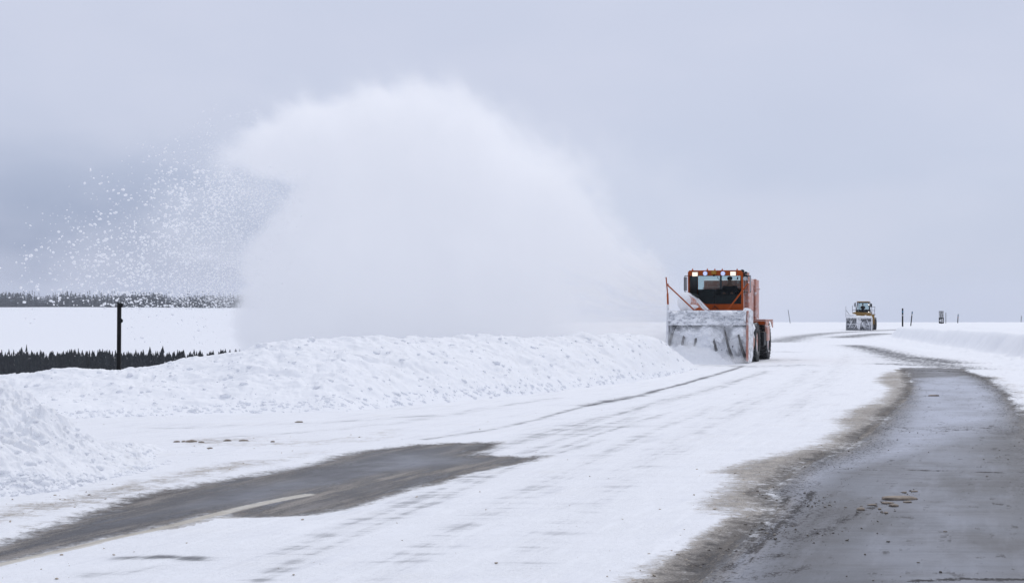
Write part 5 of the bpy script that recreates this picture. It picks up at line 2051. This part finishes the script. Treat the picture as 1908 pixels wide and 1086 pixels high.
def volume_grid(name, lo, hi, vox, dens_fn, label, aniso=0.0, color=(1, 1, 1)):
    """a fog grid whose density is worked out here: the points carry the density, the node group turns them into a volume"""
    lo, hi = np.array(lo, float), np.array(hi, float)
    n = np.maximum(2, np.round((hi - lo) / vox).astype(int))
    ax = [lo[i] + (np.arange(n[i]) + 0.5) * (hi[i] - lo[i]) / n[i] for i in range(3)]
    Zg, Yg, Xg = np.meshgrid(ax[2], ax[1], ax[0], indexing='ij')     # x fastest
    dn = dens_fn(Xg, Yg, Zg).astype(np.float32)
    me = bpy.data.meshes.new(name)
    N = dn.size
    me.vertices.add(N)
    me.vertices.foreach_set('co', np.stack([Xg, Yg, Zg], -1).astype(np.float32).ravel())
    add_attr(me, 'dens', dn)
    o = link(name, me)
    m, t = mat(name + '_fog')
    pv = t.n('ShaderNodeVolumePrincipled')
    pv.inputs['Color'].default_value = color + (1,)
    pv.inputs['Density'].default_value = 1.0
    pv.inputs['Anisotropy'].default_value = aniso
    t.out(None, pv.outputs[0])
    m.cycles.volume_interpolation = 'LINEAR' if hasattr(m.cycles, 'volume_interpolation') else 'LINEAR'
    ng = bpy.data.node_groups.new(name + '_nodes', 'GeometryNodeTree')
    ng.interface.new_socket('Geometry', in_out='INPUT', socket_type='NodeSocketGeometry')
    ng.interface.new_socket('Geometry', in_out='OUTPUT', socket_type='NodeSocketGeometry')
    nd = ng.nodes
    gi, go = nd.new('NodeGroupInput'), nd.new('NodeGroupOutput')
    pos = nd.new('GeometryNodeInputPosition')
    sx = nd.new('ShaderNodeSeparateXYZ')
    ng.links.new(pos.outputs[0], sx.inputs[0])

    def mth(op, a, b):
        q = nd.new('ShaderNodeMath')
        q.operation = op
        for k, v_ in enumerate((a, b)):
            if v_ is None:
                continue
            if isinstance(v_, (int, float)):
                q.inputs[k].default_value = v_
            else:
                ng.links.new(v_, q.inputs[k])
        return q.outputs[0]
    idx = None
    mul = 1
    ii = []
    for i in range(3):
        f = mth('MULTIPLY', mth('SUBTRACT', sx.outputs[i], float(lo[i])), float(n[i] / (hi[i] - lo[i])))
        f = mth('FLOOR', f, None)
        f = mth('MINIMUM', mth('MAXIMUM', f, 0.0), float(n[i] - 1))
        ii.append(f)
    # whole-number index x + nx*(y + ny*z), in integers
    def toint(f):
        q = nd.new('FunctionNodeFloatToInt')
        q.rounding_mode = 'ROUND'
        ng.links.new(f, q.inputs[0])
        return q.outputs[0]
    def imath(op, a, b):
        q = nd.new('FunctionNodeIntegerMath')
        q.operation = op
        for k, v_ in enumerate((a, b)):
            if isinstance(v_, int):
                q.inputs[k].default_value = v_
            else:
                ng.links.new(v_, q.inputs[k])
        return q.outputs[0]
    I = [toint(f) for f in ii]
    idx = imath('ADD', I[0], imath('MULTIPLY', imath('ADD', I[1], imath('MULTIPLY', I[2], int(n[1]))), int(n[0])))
    at_ = nd.new('GeometryNodeInputNamedAttribute')
    at_.data_type = 'FLOAT'
    at_.inputs[0].default_value = 'dens'
    si = nd.new('GeometryNodeSampleIndex')
    si.data_type = 'FLOAT'
    si.domain = 'POINT'
    ng.links.new(gi.outputs[0], si.inputs[0])
    ng.links.new(at_.outputs[0], si.inputs['Value'])
    ng.links.new(idx, si.inputs['Index'])
    vc = nd.new('GeometryNodeVolumeCube')
    ng.links.new(si.outputs[0], vc.inputs['Density'])
    vc.inputs['Min'].default_value = tuple(lo)
    vc.inputs['Max'].default_value = tuple(hi)
    for nm, q in (('Resolution X', n[0]), ('Resolution Y', n[1]), ('Resolution Z', n[2])):
        vc.inputs[nm].default_value = int(q)
    sm_ = nd.new('GeometryNodeSetMaterial')
    sm_.inputs['Material'].default_value = m
    ng.links.new(vc.outputs[0], sm_.inputs[0])
    ng.links.new(sm_.outputs[0], go.inputs[0])
    md = o.modifiers.new('fog', 'NODES')
    md.node_group = ng
    me.materials.append(m)
    tag(o, label, 'snow plume', kind='stuff')
    return o


YP = 50.4


def pz(lst, Y=YP):
    out = []
    for a, b in lst:
        d_ = D(a, b, Y)
        out.append((d_[0], d_[2]))
    return out


PLUME = pz([(1262, 560), (1246, 520), (1215, 482), (1180, 440), (1140, 395), (1120, 355), (1095, 315), (1040, 285), (985, 265), (945, 240), (905, 215), (855, 190), (800, 175), (740, 170), (690, 176),
            (640, 195), (580, 208), (530, 220), (490, 235), (455, 258), (425, 282), (400, 308), (395, 318), (440, 322), (500, 322), (556, 325), (560, 350), (545, 378), (520, 410), (500, 440), (482, 470), (474, 495), (490, 530),
            (474, 560), (468, 600), (466, 700), (1262, 700)])
VEIL = pz([(1300, 560), (1330, 430), (1260, 320), (1140, 250), (1000, 240), (1000, 560)])
WISP = pz([(400, 300), (300, 370), (250, 430), (300, 470), (400, 520), (480, 560), (520, 400), (560, 320)])


def plume_density(X, Y, Z):
    x2, z2 = X[:, 0, :], Z[:, 0, :]
    wx = (fbm2(x2 * 0.9, z2 * 0.9, 6, 431, 0.68) - 0.5) * 1.0
    wz = (fbm2(x2 * 0.9 + 9, z2 * 0.9 + 4, 6, 432, 0.68) - 0.5) * 1.0
    s = poly_sdf(PLUME, x2 + wx, z2 + wz) + 0.30 - 0.18 * sstep(0.0, 3.5, x2)
    # streaks fanning out from the nozzle
    ra, rd_ = np.arctan2(z2 - 1.6, 6.4 - x2), np.hypot(z2 - 1.6, 6.4 - x2)
    stk = fbm2(ra * 11 + fbm2(x2 * 0.5, z2 * 0.5, 3, 407) * 1.2, rd_ * 0.28, 4, 405, 0.6)
    s = s + (stk - 0.5) * 0.9 * sstep(0.5, 5.0, rd_)
    # softness grows toward the upper right of the arc
    top = sstep(2.5, 6.5, z2)
    soft = 0.18 + 0.85 * top * sstep(-8, 2, x2) + 0.42 * top + 0.15 * sstep(1, 5, x2)
    core = sstep(-soft * 0.6, soft * 1.4, s) * (0.30 + 0.70 * sstep(-11.0, -7.4, x2 + 0.35 * np.clip(5 - z2, 0, 9)))
    v = sstep(-0.6, 1.2, poly_sdf(VEIL, x2 + wx, z2 + wz)) * 0.10
    wi = sstep(-0.3, 0.5, poly_sdf(WISP, x2 + wx, z2 + wz)) * 0.07 * sstep(0.40, 0.62, fbm2(x2 * 0.45, z2 * 0.7, 4, 409))
    fringe = sstep(-0.9, 0.1, s) * 0.035
    core = core * (1 - 0.40 * sstep(0.45, 0.75, stk) * sstep(-3.5, 3.0, x2) * sstep(1.0, 3.0, z2 + 0.5 * (x2 - 2)))
    under = sstep(0.8, 2.6, x2) * sstep(0.7, 1.1, z2) * sstep(0.25, -0.25, z2 - 1.9 - 0.28 * (5.6 - x2) - (stk - 0.5) * 1.6)
    core = core * (1 - 0.42 * under)
    # depth of the curtain: thin jet by the machine, wide where it has spread
    hw = 0.75 + 1.8 * sstep(6.0, -3, x2)
    yc = 50.3 + 0.5 * sstep(5, -6, x2) - 1.0 * sstep(3.5, 6.0, x2)
    hw3, yc3 = hw[:, None, :], yc[:, None, :]
    n3 = fbm3(X * 0.75, Y * 0.75, Z * 0.75, 4, 410)
    n4 = fbm3(X * 2.3, Y * 2.3, Z * 2.3, 3, 420)
    q = 1 - np.abs(Y - yc3) / hw3 + (n3 - 0.5) * 0.8
    dep = sstep(0.0, 0.55, q)
    ed = core[:, None, :] * dep
    # thin billows at the rim
    ed = ed * sstep(0.08, 0.72, ed + (n4 - 0.38) * 1.1 + 0.05)
    r = 1.35 * ed + ((v + wi + fringe)[:, None, :]) * (0.4 + 1.2 * n3) * sstep(0, 0.8, q + 0.5)
    r = r * sstep(-0.3, 0.15, Z)
    r = r * (1 - sstep(5.0, 5.9, X) * sstep(3.9, 3.2, Z))
    r[r < 0.002] = 0
    return r


volume_grid('snow_plume', (-14.4, 47.2, -0.3), (7.6, 54.0, 10.9), 0.1, plume_density,
            'huge white arc of blown snow thrown leftward from the orange snow blower')


def powder_density(X, Y, Z):
    # churned powder in front of the head, thickest at the lower left
    c, s = math.cos(LB.yaw), math.sin(LB.yaw)
    dx_, dy_ = X - LB.o[0], Y - LB.o[1]
    lx, ly = dx_ * c + dy_ * s, -dx_ * s + dy_ * c
    n = fbm3(X * 2.2, Y * 2.2, Z * 2.2, 4, 500)
    top = 0.25 + 0.75 * sstep(1.2, -1.4, lx)
    r = sstep(0.0, 0.5, 1 - Z / top + (n - 0.5) * 1.6)
    r = r * sstep(-1.5, -0.5, ly + (n - 0.5)) * sstep(0.35, -0.1, ly) * sstep(1.6, 1.1, lx) * sstep(-2.9, -2.0, lx)
    r = r * sstep(0.35, 0.65, n + 0.12)
    # thin drift to the left of the machine
    r = 1.2 * r
    r[r < 0.003] = 0
    return r


volume_grid('snow_powder', (2.8, 44.6, 0.0), (8.6, 50.4, 2.0), 0.06, powder_density,
            'white powder cloud churned up at the intake of the orange snow blower')


# ------------------------------------------------------------------ haze
def haze(density=0.00012):
    m, t = mat('haze')
    pv = t.n('ShaderNodeVolumePrincipled')
    pv.inputs['Color'].default_value = (0.86, 0.91, 1.0, 1)
    pv.inputs['Density'].default_value = density
    pv.inputs['Anisotropy'].default_value = 0.0
    t.out(None, pv.outputs[0])
    b = MB()
    b.box(-2600, 2600, -300, 2700, -72, 60)
    o = b.build('haze', m)
    tag(o, kind='stuff')


haze()
